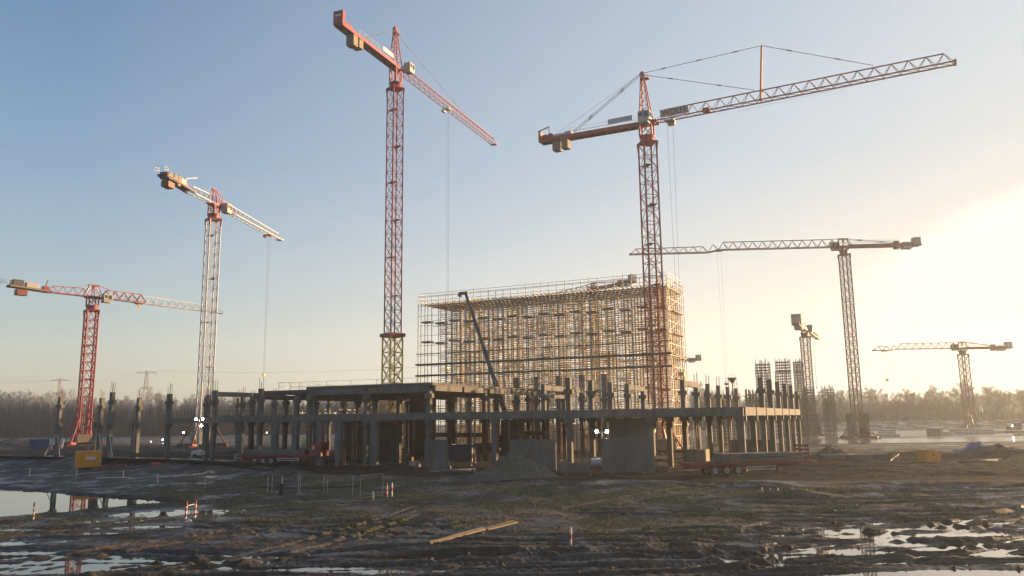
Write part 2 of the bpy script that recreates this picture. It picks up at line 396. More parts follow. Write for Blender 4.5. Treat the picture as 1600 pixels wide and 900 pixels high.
    L.new(math_('SUBTRACT', .36, math_('MULTIPLY', ar.outputs['Fac'], .32)), p.inputs['Specular IOR Level'])
    return m
ground, GD = make_ground(); ground.data.materials.append(mud_material())
def gz(x, y): return float(base_h(x, y))

def water_sheet(name, pts, z):
    me = bpy.data.meshes.new(name); me.from_pydata([(x, y, z) for x, y in pts], [], [tuple(range(len(pts)))]); me.update()
    o = bpy.data.objects.new(name, me); COL.objects.link(o); tag(o, kind='structure')
    m = bpy.data.materials.get('still_water')
    if not m:
        m, nt, p = new_mat('still_water'); N, L = nt.nodes, nt.links
        p.inputs['Base Color'].default_value = (.035, .032, .026, 1); p.inputs['Roughness'].default_value = .02; p.inputs['IOR'].default_value = 1.6
        g = N.new('ShaderNodeNewGeometry'); n = N.new('ShaderNodeTexNoise'); n.inputs['Scale'].default_value = 1.2; n.inputs['Detail'].default_value = 3
        L.new(g.outputs['Position'], n.inputs['Vector']); b = N.new('ShaderNodeBump'); b.inputs['Strength'].default_value = .03; b.inputs['Distance'].default_value = .05
        L.new(n.outputs['Fac'], b.inputs['Height']); L.new(b.outputs['Normal'], p.inputs['Normal'])
    me.materials.append(m); return o
water_sheet('water', [(-90, 21), (90, 21), (90, 70), (-10, 74), (-30, 96), (-90, 96)], WATER)

# ------------------------------------------------------------------ tower cranes
def mast_lattice(mb, s, z0, z1, ang, leg, br, sec, pat='X', plat=None):
    R = Matrix.Rotation(ang, 3, 'Z'); h = s/2
    cs = [R @ Vector((sx*h, sy*h, 0)) for sx, sy in ((-1,-1),(1,-1),(1,1),(-1,1))]
    up = Vector((0, 0, 1))
    for c in cs: mb.bar(c+up*z0, c+up*z1, leg)
    n = max(1, round((z1-z0)/sec)); dz = (z1-z0)/n
    for k in range(n):
        za, zb = z0+k*dz, z0+(k+1)*dz
        for i in range(4):
            a, b = cs[i], cs[(i+1) % 4]
            mb.bar(a+up*za, b+up*za, br*1.1)
            if pat == 'X':
                mb.bar(a+up*za, b+up*zb, br); mb.bar(b+up*za, a+up*zb, br)
            elif pat == 'K':
                md = (a+b)/2; mb.bar(a+up*za, md+up*zb, br); mb.bar(b+up*za, md+up*zb, br)
            else:
                if (k+i) % 2: mb.bar(a+up*za, b+up*zb, br)
                else: mb.bar(b+up*za, a+up*zb, br)
    for i in range(4): mb.bar(cs[i]+up*z1, cs[(i+1) % 4]+up*z1, br*1.3)
def jib_lattice(mb, segs, w, pitch, ch, br):
    for (x0, x1, z0, z1, h0, h1) in segs:
        n = max(1, round((x1-x0)/pitch))
        P = lambda t, y, k: Vector((x0+(x1-x0)*t, y, z0+(z1-z0)*t + k*(h0+(h1-h0)*t)))
        for y in (-w/2, w/2): mb.bar(P(0, y, 0), P(1, y, 0), ch, ch*1.15)
        mb.bar(P(.5/n, 0, 1), P(1-.5/n, 0, 1), ch*1.05)
        for k in range(n):
            a, b, m = k/n, (k+1)/n, (k+.5)/n
            for y in (-w/2, w/2):
                mb.bar(P(a, y, 0), P(m, 0, 1), br); mb.bar(P(m, 0, 1), P(b, y, 0), br)
            mb.bar(P(a, -w/2, 0), P(a, w/2, 0), br)
            mb.bar(P(a, -w/2, 0), P(b, w/2, 0), br*.8)
        mb.bar(P(1, -w/2, 0), P(1, w/2, 0), br)
        mb.bar(P(0, -w/2, 0), P(.5/n, 0, 1), br); 
def railing(mb, pts, h=1.1, step=2.0, t=.04):
    for a, b in zip(pts[:-1], pts[1:]):
        a = Vector(a); b = Vector(b); n = max(1, round((b-a).length/step))
        for k in range(n+1):
            p = a.lerp(b, k/n); mb.bar(p, p+Vector((0, 0, h)), t*1.3)
        for f in (.5, 1): mb.bar(a+Vector((0, 0, h*f)), b+Vector((0, 0, h*f)), t)

def tower_crane(S):
    x, y, zg = S['loc']; root = thing('tower_crane', S['label'], 'crane', (x, y, zg), 0, S.get('group', 'tower cranes over the site'))
    paint = S['paint']; mp = S.get('mast_paint', paint); jp = S.get('jib_paint', paint)
    ma = S['mast_ang']; s = S['mast_s']; zt = S['z_mast']-zg; zj = S['z_jib']-zg; z0 = S.get('z_base', 1.2)
    J = Matrix.Rotation(rad(90-S['az']), 4, 'Z'); JB = lambda: MB(J)
    lf, bf = S.get('leg', .22), S.get('br', .08)
    # mast
    if 'lower' in S:
        zl = S['lower']-zg
        mb = MB(); mast_lattice(mb, s*1.18, z0, zl, ma, lf*1.25, bf*1.6, S['sec']*1.1, S['pat']); mb.build('lower_mast', M_YEL, root)
        mb = MB(); R = Matrix.Rotation(ma, 3, 'Z')
        for i, (sx, sy) in enumerate(((0,-1),(1,0),(0,1),(-1,0))):
            mb.box(R @ Vector((sx*s*.68, sy*s*.68, 0)) + Vector((0, 0, zl+.35)), (s*1.55 if sx == 0 else .35, .35 if sx == 0 else s*1.55-.7, .7), R=R)
        mb.build('climbing_collar', paint, root); zs = zl+.3
    else: zs = z0
    mb = MB(); mast_lattice(mb, s, zs, zt, ma, lf, bf, S['sec'], S['pat']); mb.build('mast', mp, root)
    # ladder and rest platforms
    mb = MB(); R = Matrix.Rotation(ma, 3, 'Z'); lad = MB()
    z = z0+6; k = 0
    while z < zt-3:
        o = R @ Vector(((.18 if k % 2 else -.18)*s, 0, 0)); mb.box((o.x, o.y, z), (s*.5, s*.86, .07), R=R); mb.build('rest_platform', M_STEEL, root); mb = MB()
        z += S.get('plat', 9.0); k += 1
    for sx in (-.2, .2):
        lad.bar(R @ Vector((sx, .25*s, z0)), R @ Vector((sx, .25*s, zt)), .05)
    zz = z0
    while zz < zt: lad.bar(R @ Vector((-.2, .25*s, zz)), R @ Vector((.2, .25*s, zz)), .03); zz += .6
    lad.build('ladder', M_GALV, root)
    # base
    fb = S.get('foot', 'cross'); mb = MB()
    L = S.get('foot_l', 3.2)
    for kx, ky in ((1,1),(1,-1),(-1,1),(-1,-1)):
        d = R @ Vector((kx, ky, 0)).normalized()
        mb.bar(d*.2+Vector((0, 0, .55)), d*L*1.4+Vector((0, 0, .45)), .5, .6)
        leg = R @ Vector((kx*s/2, ky*s/2, 0)); mb.bar(leg+Vector((0, 0, .4)), leg+Vector((0, 0, z0+.3)), .35)
        mb.bar(d*L*1.25+Vector((0, 0, .7)), leg+Vector((0, 0, z0+S.get('strut', 3.2))), .22)
        mb.box(d*L*1.4+Vector((0, 0, .2)), (1.0, 1.0, .4), R=R)
    mb.build('base_frame', S.get('base_paint', paint), root)
    nb = S.get('nball', 3)
    for sd in (-1, 1):
        for k in range(nb):
            b = MB(); b.box(R @ Vector((0, sd*(s/2+.75), .95+.62*k)), (S.get('ball_w', 3.6), 1.1, .58), R=R); b.build('ballast_block', S.get('ball_mat', M_BALL), root, bevel=.03)
    # slewing
    mb = MB()
    mb.box((0, 0, zt+.18), (s*1.18, s*1.18, .26), R=R)
    mb.tube((0, 0, zt+.33), (0, 0, zt+1.0), s*.52, 20); mb.tube((0, 0, zt+1.0), (0, 0, zt+1.35), s*.58, 20)
    for kx, ky in ((1,1),(1,-1),(-1,1),(-1,-1)):
        mb.bar(R @ Vector((kx*s/2, ky*s/2, zt-1.6)), R @ Vector((kx*s*.56, ky*s*.56, zt+.1)), lf*1.05)
    mb.build('slewing_ring', S.get('slew_paint', paint), root, bevel=.02)
    mb = JB(); w = S.get('jw', 1.5)
    for sy in (-1, 1):
        for xx in (-s*.45, s*.45): mb.bar((xx, sy*.5*w, zt+1.3), (xx, sy*.5*w, zj+.1), .26)
        mb.bar((-s*.45, sy*.5*w, zt+1.3), (s*.45, sy*.5*w, zj), .14); mb.bar((s*.45, sy*.5*w, zt+1.3), (-s*.45, sy*.5*w, zj), .14)
        mb.bar((-s*.7, sy*.5*w, zj-.05), (s*.9, sy*.5*w, zj-.05), .35, .5)
    mb.box((0, 0, zj-.2), (s*1.4, w*.9, .3))
    mb.build('slewing_tower', S.get('slew_paint', paint), root)
    # cab
    cx, cy, cz = S['cab']; mb = JB(); cw, cd, chh = 2.1, 1.5, 2.1
    mb.prism([(cx-cw/2, zj+cz), (cx+cw/2-.35, zj+cz), (cx+cw/2, zj+cz+.8), (cx+cw/2, zj+cz+chh), (cx-cw/2, zj+cz+chh)], cy-cd/2, cy+cd/2)
    cab = mb.build('cab', M_CAB, root, bevel=.04)
    wb = JB()
    wb.box((cx+cw/2+.003, cy, zj+cz+1.38), (.03, cd*.82, 1.0))
    for sd in (-1, 1):
        wb.box((cx+.45, cy+sd*(cd/2+.006), zj+cz+1.35), (.8, .03, .95)); wb.box((cx-.5, cy+sd*(cd/2+.006), zj+cz+1.45), (.65, .03, .7))
    wb.build('window', M_GLASS, cab)
    # jib
    jl = S['jib']; mb = JB(); jib_lattice(mb, [(a, b, zj+c, zj+d, e, f) for a, b, c, d, e, f in jl], w, S.get('pitch', 2.2), S.get('ch', .16), S.get('jbr', .075)); 
    x1, zte = jl[-1][1], zj+jl[-1][3]
    mb.box((x1+.15, 0, zte+.05), (.35, w*1.1, .45))
    jib = mb.build('jib', jp, root)
    if 'jib_red' in S:      # red panels of the first jib bays
        a, b = S['jib_red']; mb = JB(); h0 = jl[0][4]
        jib_lattice(mb, [(a, b, zj, zj, h0, h0)], w+.06, 2.2, S.get('ch', .16)*1.15, S.get('jbr', .075)*1.5); mb.build('jib_root_section', paint, root)
    if S.get('walk', False):
        mb = JB(); mb.box(((jl[0][0]+x1)/2, 0, zj+(jl[-1][3])/2-.02), (x1-jl[0][0], .4, .05)) if len(jl) == 1 else None
        if mb.v: mb.build('jib_walkway', M_STEEL, root)
    # counter jib
    cl = S['cj_len']; cw_ = S.get('cjw', 1.7); zc = zj+S.get('cj_dz', .1); ct = S.get('cj_type', 'girder'); xs = -s*.5
    tilt = S.get('cj_up', 0.0)
    if ct == 'girder':
        mb = JB(); gh = S.get('gh', .8)
        for sy in (-1, 1):
            mb.bar((xs, sy*cw_/2, zc), (-cl, sy*cw_/2, zc+tilt), .22, gh)
        n = 9
        for k in range(n+1):
            xx = xs+(-cl-xs)*k/n; zz = zc+tilt*k/n; mb.bar((xx, -cw_/2, zz), (xx, cw_/2, zz), .16, gh*.6)
            if k < n: mb.bar((xx, -cw_/2, zz), (xs+(-cl-xs)*(k+1)/n, cw_/2, zc+tilt*(k+1)/n), .1)
        mb.build('counter_jib', paint, root)
        mb = JB(); mb.box(((xs-cl)/2, 0, zc+gh*.15+tilt*.5), (cl-abs(xs)-.1, cw_*.8, .06), R=Matrix.Rotation(math.atan2(-tilt, cl)*-1 if False else math.atan2(tilt, cl), 3, 'Y')); mb.build('counter_jib_deck', M_STEEL, root)
        rl = JB(); 
        for sy in (-1, 1): railing(rl, [(xs-.5, sy*cw_/2, zc+gh/2), (-cl*.72, sy*cw_/2, zc+gh/2+tilt*.72)], 1.1, 2.2, .035)
        rl.build('railing', M_GALV, root)
    else:
        half = S.get('cj_half', .5)*cl
        mb = JB(); jib_lattice(mb, [(-half, xs, zj, zj, 1.5, 1.9)], w, 2.2, .15, .08); mb.build('counter_jib', S.get('cj_paint', jp), root)
        mb = JB()
        for sy in (-1, 1): mb.bar((-half+.8, sy*cw_/2, zj+.05), (-cl, sy*cw_/2, zj+tilt), .3, .45)
        mb.box((-(cl+half)/2, 0, zj+.22+tilt*.5), (cl-half, cw_*1.25, .08), R=Matrix.Rotation(math.atan2(tilt, cl-half), 3, 'Y')); mb.build('machine_platform', M_STEEL, root)
        mb = JB(); 
        for sy in (-1, 1): mb.box((-(cl+half)/2, sy*cw_*.63, zj+.05+tilt*.5), (cl-half, .12, .28), R=Matrix.Rotation(math.atan2(tilt, cl-half), 3, 'Y'))
        mb.build('platform_edge', S.get('edge_mat', M_BALL_T), root)
        rl = JB(); railing(rl, [(-cl+.1, cw_*.6, zj+.3+tilt), (-cl-1.2, cw_*.6, zj+.3+tilt), (-cl-1.2, -cw_*.6, zj+.3+tilt), (-cl+.1, -cw_*.6, zj+.3+tilt)], 1.1, 1.2, .045); rl.build('railing', M_GALV, root)
    for nm, m_, c_, sz in S.get('extras', []):
        b = JB(); b.box((c_[0], c_[1], zj+c_[2]), sz); b.build(nm, m_, root, bevel=.04)
    for nm, m_, a_, b_, r_ in S.get('drums', []):
        b = JB(); b.tube((a_[0], a_[1], zj+a_[2]), (b_[0], b_[1], zj+b_[2]), r_, 16); b.build(nm, m_, root)
    for nm, m_, a_, b_, t_ in S.get('bars', []):
        b = JB(); b.bar((a_[0], a_[1], zj+a_[2]), (b_[0], b_[1], zj+b_[2]), t_); b.build(nm, m_, root)
    # tower head
    if 'apex' in S:
        za = S['apex']-zg; ax = S.get('apex_x', -.4); mb = JB(); hb = s*.42
        base = [Vector((sx*hb, sy*hb, zj+.2)) for sx, sy in ((-1,-1),(1,-1),(1,1),(-1,1))]
        top = [Vector((ax+sx*.22, sy*.22, za-.6)) for sx, sy in ((-1,-1),(1,-1),(1,1),(-1,1))]
        n = 6
        for i in range(4):
            mb.bar(base[i], top[i], .17)
            for k in range(n):
                f0, f1 = k/n, (k+1)/n
                a0 = base[i].lerp(top[i], f0); b1 = base[(i+1) % 4].lerp(top[(i+1) % 4], f1)
                b0 = base[(i+1) % 4].lerp(top[(i+1) % 4], f0); mb.bar(a0, b1, .075); mb.bar(a0, b0, .075)
        mb.prism([(ax-.5, za-.7), (ax+.45, za-.7), (ax+.25, za), (ax-.25, za)], -.3, .3)
        mb.box((ax+.5, 0, za-1.4), (1.4, 1.1, .12))
        mb.build('tower_head', paint, root)
        rl = JB(); railing(rl, [(ax-.2, .55, za-1.34), (ax+1.2, .55, za-1.34), (ax+1.2, -.55, za-1.34), (ax-.2, -.55, za-1.34)], .9, 1.0, .03); rl.build('railing', M_GALV, root)
    for (a_, b_, r_, nk) in S.get('ties', []):
        b = JB(); A_ = Vector((a_[0], a_[1], a_[2]-zg)); B_ = Vector((b_[0], b_[1], b_[2]-zg)); b.tube(A_, B_, r_, 6)
        for k in range(nk):
            t = (k+.6)/(nk+.3); c = A_.lerp(B_, t); dd = (B_-A_).normalized(); b.bar(c-dd*.45, c+dd*.45, r_*3.5)
        b.build('tie_bar', M_STEEL, root)
    if 'top' in S:    # low A-frame of a flat top
        mb = JB(); h = S['top']
        for sy in (-1, 1):
            for xx in (-1.6, 0, 1.6):
                mb.bar((xx*1.3, sy*w*.45, zj+.2), (xx*.5, sy*.2, zj+h), .16)
        mb.bar((-1.3, 0, zj+h), (1.4, 0, zj+h), .3, .25)
        for sy in (-1, 1): mb.bar((-1.9, sy*w*.45, zj+.2), (.8, sy*.2, zj+h), .09); mb.bar((1.9, sy*w*.45, zj+.2), (-.8, sy*.2, zj+h), .09)
        mb.bar((1.3, 0, zj+h), (jl[0][0]+2.4, 0, zj+jl[0][4]), .12)
        mb.bar((-1.2, 0, zj+h), S.get('top_back', (-5, 0, zj+1.6)), .07)
        mb.build('tower_top', S.get('slew_paint', paint), root)
    # trolley and hook
    if 'trol' in S:
        tx, hook = S['trol']
        zb = zj
        for a, b, c, d, e, f in jl:
            if a <= tx <= b: zb = zj + c+(d-c)*(tx-a)/(b-a)
        mb = JB(); mb.box((tx, 0, zb-.28), (1.7, w*.9, .16))
        for sx in (-.6, .6):
            for sy in (-1, 1): mb.tube((tx+sx, sy*w*.5-.06, zb-.12), (tx+sx, sy*w*.5+.06, zb-.12), .16, 10)
        mb.box((tx, w*.7, zb-.5), (1.2, .7, .5)) if S.get('trol_basket') else None
        mb.build('trolley', S.get('trol_mat', M_STEEL), root)
        hz = hook-zg; r = JB(); rr = S.get('rope', .022)
        for sx, sy in ((-.5, 0), (.5, 0)): r.tube((tx+sx, sy, zb-.3), (tx+sx*.5, sy, hz+.7), rr, 5)
        r.build('hoist_rope', M_ROPE, root)
        k = JB(); k.box((tx, 0, hz+.45), (.9, .35, .6)); k.tube((tx, 0, hz+.2), (tx, 0, hz-.25), .09, 8); k.tube((tx, 0, hz-.2), (tx+.25, 0, hz-.5), .08, 8); k.tube((tx+.25, 0, hz-.5), (tx+.45, 0, hz-.3), .06, 8)
        k.build('hook_block', M_YEL, root, bevel=.03)
    return root, J, zj

# big orange-red hammerhead
w_root, WJ, wzj = tower_crane(dict(loc=(24.0, 134, 0), label='orange-red hammerhead tower crane with a signboard and a post on its long jib', paint=M_ORED, mast_s=2.35, mast_ang=rad(14), z_mast=53.2, z_jib=56.9,
    sec=2.4, pat='Z', plat=7.0, az=118, jib=[(2.2, 47.5, 0, .35, 1.9, 1.75)], pitch=2.35, jw=1.5, cab=(.3, -1.75, -.55), cj_len=20.6, cj_up=.35, cj_dz=-.1, apex=66.6, gh=.7, cjw=1.7,
    extras=[('counterweight', M_BALL_T, (-17.3, 0, -1.0), (1.3, 1.6, 2.1)), ('counterweight', M_BALL_T, (-15.5, 0, -.95), (1.3, 1.6, 1.9)),
            ('end_plate', M_ORED, (-20.5, 0, 1.1), (.35, 2.0, 1.9)), ('winch_housing', M_ORED, (-19.6, .1, .9), (1.0, 1.3, 1.0)), ('control_cabinet', M_WHT, (-16.8, 0, .75), (2.0, 1.1, .7)), ('control_cabinet', M_WHT, (-14.9, 0, .9), (1.4, 1.1, .8)),
            ('jib_winch', M_ORED, (10.6, 0, .35), (1.2, 1.0, .7))],
    drums=[('winch_drum', M_ORED, (-18.4, -.6, .95), (-18.4, .6, .95), .55)],
    bars=[('davit_post', M_STEEL, (-19.2, .7, .6), (-19.2, .7, 3.3), .16), ('davit_arm', M_STEEL, (-19.2, .7, 3.3), (-21.6, .7, 2.7), .16), ('jib_post', M_ORED, (19.6, -.4, .2), (20.3, 0, 9.7), .26), ('jib_post', M_ORED, (19.6, .4, .2), (20.3, 0, 9.7), .26)],
    ties=[((-.2, .1, 66.4), (20.3, 0, 66.6), .045, 3), ((-.2, -.1, 66.0), (18.8, 0, 59.1), .045, 2), ((20.3, 0, 66.6), (36.8, 0, 59.3), .045, 2), ((-.6, .3, 66.3), (-15.2, .7, 57.4), .045, 2), ((-.6, -.3, 66.3), (-14.4, -.7, 57.4), .045, 2), ((-.6, 0, 66.4), (-18.2, 0, 57.8), .02, 0)],
    trol=(4.2, 12.5), trol_mat=M_GALV, trol_basket=True, leg=.25, br=.085))
b = MB(WJ); b.box((5.2, -.55, wzj+1.05), (5.0, .05, 1.3), R=Matrix.Rotation(rad(24), 3, 'X')); sg = b.build('sign_board', M_SIGN, w_root)
TM = WJ @ Matrix.Translation((5.2, -.60, wzj+1.04)) @ Matrix.Rotation(rad(24), 4, 'X') @ Matrix.Rotation(rad(90), 4, 'X')
text_part('WOLFF', 1.35, TM, M_SIGNTXT, sg)
b = MB(WJ); b.box((-4.6, -.75, wzj+1.35), (4.6, .06, .95)); b.build('sign_board', M_SIGN, w_root)
b = MB(WJ); b.tube((42.5, -.6, wzj-.1), (16, -.6, wzj-1.1), .012, 5); b.build('slack_cable', M_ROPE, w_root)

tower_crane(dict(loc=(-23.8, 158, 0), label='very tall red tower crane rising behind the roof slab on a yellow lower mast', paint=M_RED, mast_s=2.4, mast_ang=rad(41), z_mast=74.2, z_jib=78.9, lower=22.3,
    sec=2.6, pat='X', plat=7.8, az=22.5, jib=[(2.0, 51, 0, -.3, 1.9, 1.7)], pitch=2.3, jw=1.5, cab=(3.0, -1.55, -.2), cj_len=20.6, cj_dz=.1, apex=88.0, cjw=1.7, gh=.7,
    extras=[('counterweight', M_BALL_T, (-16.1, 0, -1.2), (1.5, 1.7, 2.3)), ('counterweight', M_BALL_T, (-14.2, 0, -1.1), (1.4, 1.7, 1.9)), ('end_plate', M_RED, (-20.4, 0, 1.4), (.9, 2.1, 2.6)), ('sign_board', M_SIGN, (-4.6, -1.0, 1.4), (4.0, .06, .9)), ('winch_housing', M_RED, (-18.6, 0, .8), (1.2, 1.2, .8)), ('end_marking', M_SIGN, (-20.87, 0, 1.75), (.03, 1.3, .38))],
    drums=[('winch_drum', M_RED, (-17.4, -.6, .9), (-17.4, .6, .9), .5)],
    ties=[((-.2, 0, 86.8), (33.2, 0, 80.5), .045, 4), ((-.6, .3, 87.2), (-12.8, .7, 79.6), .045, 2), ((-.6, -.3, 87.2), (-12.8, -.7, 79.6), .045, 2)],
    trol=(23.8, 17), trol_mat=M_GALV, trol_basket=True, leg=.24, br=.08))
tower_crane(dict(loc=(-65.1, 170, 1.0), label='white-masted flat-top tower crane with dark counterweights at left of the building frame', paint=M_RED, mast_paint=M_WMAST, jib_paint=M_WMAST, base_paint=M_DRED, mast_s=2.35, mast_ang=rad(42), z_mast=49.7, z_jib=53.2, slew_paint=M_RED,
    sec=2.5, pat='X', plat=9.5, az=8, jib=[(2.0, 34, 0, -.4, 1.9, 1.4)], pitch=2.0, jw=1.4, cab=(2.6, -1.6, -1.4), cj_len=20, cj_type='lattice', cj_half=.5, top=3.3, cj_up=.6, foot_l=3.8, strut=5,
    jib_red=(2.0, 8.6), nball=4, edge_mat=M_DRED,
    extras=[('counterweight', M_STEEL, (-18.6, 0, .8), (1.5, 2.0, 1.4)), ('counterweight', M_STEEL, (-16.8, 0, .85), (1.5, 2.0, 1.5)), ('counterweight', M_DRED, (-18.0, 0, -.8), (2.2, 1.6, 1.2)), ('control_cabinet', M_STEEL, (-15.2, -.5, 1.1), (1.2, .8, 1.5)), ('control_cabinet', M_CAB, (-13.8, -.4, 1.0), (1.4, .8, 1.3)), ('winch_housing', M_RED, (-12.3, 0, .8), (1.2, 1.2, .9)), ('counterweight', M_BALL_T, (-15.9, -.9, -.25), (1.0, .5, .5))],
    bars=[('davit_arm', M_WHT, (-12.8, -.6, 2.0), (-10.2, -1.6, 2.9), .22), ('davit_post', M_WHT, (-12.8, -.6, .6), (-12.8, -.6, 2.1), .22)],
    trol=(27.5, 17), trol_mat=M_RED, trol_basket=True))
tower_crane(dict(loc=(-100.9, 190, 1.2), label='low red flat-top tower crane standing on cross base at far left', paint=M_RED, jib_paint=M_WMAST, jib_red=(2.0, 13.0), cj_paint=M_RED, mast_s=2.45, mast_ang=rad(43), z_mast=32.8, z_jib=36.2, sec=2.05, pat='K', plat=8.0, az=36.5,
    jib=[(2.0, 35, 0, -.5, 2.0, 1.5)], pitch=2.2, jw=1.4, cab=(2.6, -1.6, -1.3), cj_len=18.6, cj_type='lattice', cj_half=.56, top=2.9, cj_up=.4, foot_l=3.6, strut=5.2, leg=.27, br=.12, jbr=.09, ball_mat=M_BALL_T, z_base=1.2,
    extras=[('counterweight', M_STEEL, (-16.9, 0, 1.15), (2.2, 2.2, 1.5)), ('counterweight', M_DRED, (-15.9, 0, -.8), (2.2, 1.6, 1.3)), ('control_cabinet', M_CAB, (-13.9, -.3, .95), (2.6, 1.2, 1.25)), ('winch_housing', M_RED, (-10.9, -.2, .75), (1.3, 1.2, .9))],
    bars=[('davit_post', M_STEEL, (-11.0, -.3, 1.0), (-10.7, -.5, 2.6), .16)], trol=(11.5, 35.2), trol_mat=M_RED))
FAR = dict(paint=M_DRED, mast_s=2.0, sec=2.3, pat='X', plat=9, pitch=2.6, jw=1.4, cj_dz=.05, cjw=1.6, leg=.22, br=.10, ch=.17, jbr=.10, slew_paint=M_DRED, gh=.75)
def far_crane(loc, label, zj, az, jib, cj, trol, mast_ang=rad(94), nball=9, **kw):
    d = dict(FAR); L = cj
    d.update(loc=loc, label=label, z_mast=zj-2.2, z_jib=zj, az=az, jib=jib, cj_len=cj, trol=trol, mast_ang=mast_ang, nball=nball, ball_mat=M_CONC_D, top=2.1, cab=(1.7, -1.4, -.6), ball_w=2.6,
        extras=[('counterweight', M_BALL, (-cj+.9, 0, .95), (1.7, 1.9, 1.9)), ('counterweight', M_BALL, (-cj+3.4, 0, -.1), (2.3, 1.8, 1.7)), ('winch_housing', M_DRED, (-cj+5.9, 0, .1), (1.1, 1.4, 2.0))])
    d['ties'] = [((-.8, .4, zj+2.0), (-cj+5.5, .6, zj+.6), .05, 2), ((-.8, -.4, zj+2.0), (-cj+5.5, -.6, zj+.6), .05, 2)]
    d.update(kw); return tower_crane(d)
far_crane((84.8, 200, 0), 'rust-red tower crane with a long stepped jib crossing behind the tall orange-red mast', 48.3, -86.5, [(1.5, 31.5, 0, 0, 2.0, 2.0), (31.5, 34.2, 0, -.6, 2.0, 1.6), (34.2, 54, -.6, -.6, 1.6, 1.4)], 19.0, (31.4, 13.5))
far_crane((84.3, 230, 0), 'rust-red tower crane seen end-on with its counterweight towards the viewer', 30.3, 27, [(1.5, 32, 0, 0, 1.9, 1.6)], 17, (20, 14), extras=[('counterweight', M_BALL, (-14.5, 0, 1.4), (3.2, 2.6, 3.0)), ('winch_housing', M_DRED, (-9, 0, .6), (2, 1.6, 1.6)), ('counterweight', M_BALL, (-12, 0, -.2), (3, 2, 1.8))])
far_crane((146.2, 260, 0), 'small rust-red tower crane farthest right in front of the bare trees', 26.8, -89, [(1.5, 21, 0, 0, 1.9, 1.9), (21, 23, 0, -.3, 1.9, 1.4), (23, 28.6, -.3, -.3, 1.4, 1.3)], 15.7, (25.2, 16.5), mast_s=2.2, foot_l=4.2, strut=5, nball=2)
far_crane((55, 300, 0), 'half hidden tower crane whose pale counterweight pokes out right of the scaffold', 27.0, -92, [(1.5, 28, 0, 0, 1.9, 1.6)], 15.5, (20, 15))
far_crane((24.6, 240, 0), 'half hidden rust-red tower crane showing only its top above the scaffold roof', 44.4, -34, [(1.5, 30, 0, 0, 1.9, 1.6)], 18.5, (20, 40))

# ------------------------------------------------------------------ concrete frame building
bld = thing('concrete_building', 'large unfinished concrete building frame with columns, beams and two open floors', 'building', C0, GRZ)
AS = [0, -10, -20, -30, -39.5, -49.3, -59, -68, -77]; BS = [7.8*j for j in range(8)]
cw = .60
def column(a, b, z0, z1, corb=(), w=cw, bars=True, parent=bld, m=M_CONC):
    mb = MB(); mb.span(a-w/2, a+w/2, b-w/2, b+w/2, z0, z1)
    for zc in corb:
        e = w/2+.28
        for (x0, x1, y0, y1) in ((a-e, a-w/2, b-w/2, b+w/2), (a+w/2, a+e, b-w/2, b+w/2), (a-w/2, a+w/2, b-e, b-w/2), (a-w/2, a+w/2, b+w/2, b+e)):
            mb.span(x0, x1, y0, y1, zc-.55, zc)
            mb.span((x0+a)/2 if x0 < a-w/2 else x0, (x1+a)/2+.0 if x1 > a+w/2 else x1, (y0+b)/2 if y0 < b-w/2 else y0, (y1+b)/2 if y1 > b+w/2 else y1, zc-.95, zc-.552)
    o = mb.build('column', m, parent)
    if bars:
        r = MB()
        for sx in (-.2, .2):
            for sy in (-.2, .2): r.bar((a+sx, b+sy, z1-.05), (a+sx+random.uniform(-.04, .04), b+sy, z1+random.uniform(.9, 1.7)), .045)
        r.build('starter_bars', M_REBAR, o)
    return o
def padz(a, b):
    p = ab(a, b); return gz(p.x, p.y)-.25
def upper(a, b):
    if -80 < a < -35 and b < 40: return 10.0 if not (a < -62 and b < 6) else 10.8
    if a == -20 and b < 32: return 10.8
    if a == -30 and 15 < b < 32: return 10.8
    if a == -10 and b > 15: return 10.8
    if a == 0 and b > 15: return 10.8 if b < 47 else 10.0
    return None
FULL = lambda a, b: (b < 38 or a > -12)
for a in AS:
    for b in BS:
        if not FULL(a, b) and b > 40: continue
        if a == -20 and abs(b-39) < 1: continue
        ji, ii = round(b/7.8), AS.index(a)
        if 0 < ji < 5 and 0 < ii < 8 and a < -35 and (ji+ii) % 2: continue
        if 1 < ji < 5 and -35 < a < -5 and upper(a, b) is None: continue
        u = upper(a, b); z0 = padz(a, b)
        if u is None: column(a, b, z0, 6.42 if not (a in (0,) or b == 0) else 6.9, (6.0,), bars=False)
        else: column(a, b, z0, u, (6.0, 9.4), bars=(u > 10.5))
# left-hand columns joined by low beams
for (a, b) in [(-86.5, 0), (-86.5, 7.8), (-95, 15.6), (-86.5, 15.6), (-86.5, 23.4), (-95, 23.4), (-77, 46.8), (-86.5, 39), (-68, 54.6), (-77, 54.6), (-59, 54.6), (-49.3, 54.6), (-68, 62.4), (-59, 46.8)]:
    column(a, b, padz(a, b), 10.5, (6.0, 9.4))
# wide ground-floor piers
for (a, w_) in [(-64.2, .9), (-56.2, .95), (-47.2, 1.0), (-60.5, .8), (-53, .8)]:
    mb = MB(); mb.span(a-w_/2, a+w_/2, -1.4, -.7, padz(a, -1), 6.0); mb.build('pier', M_CONC, bld)
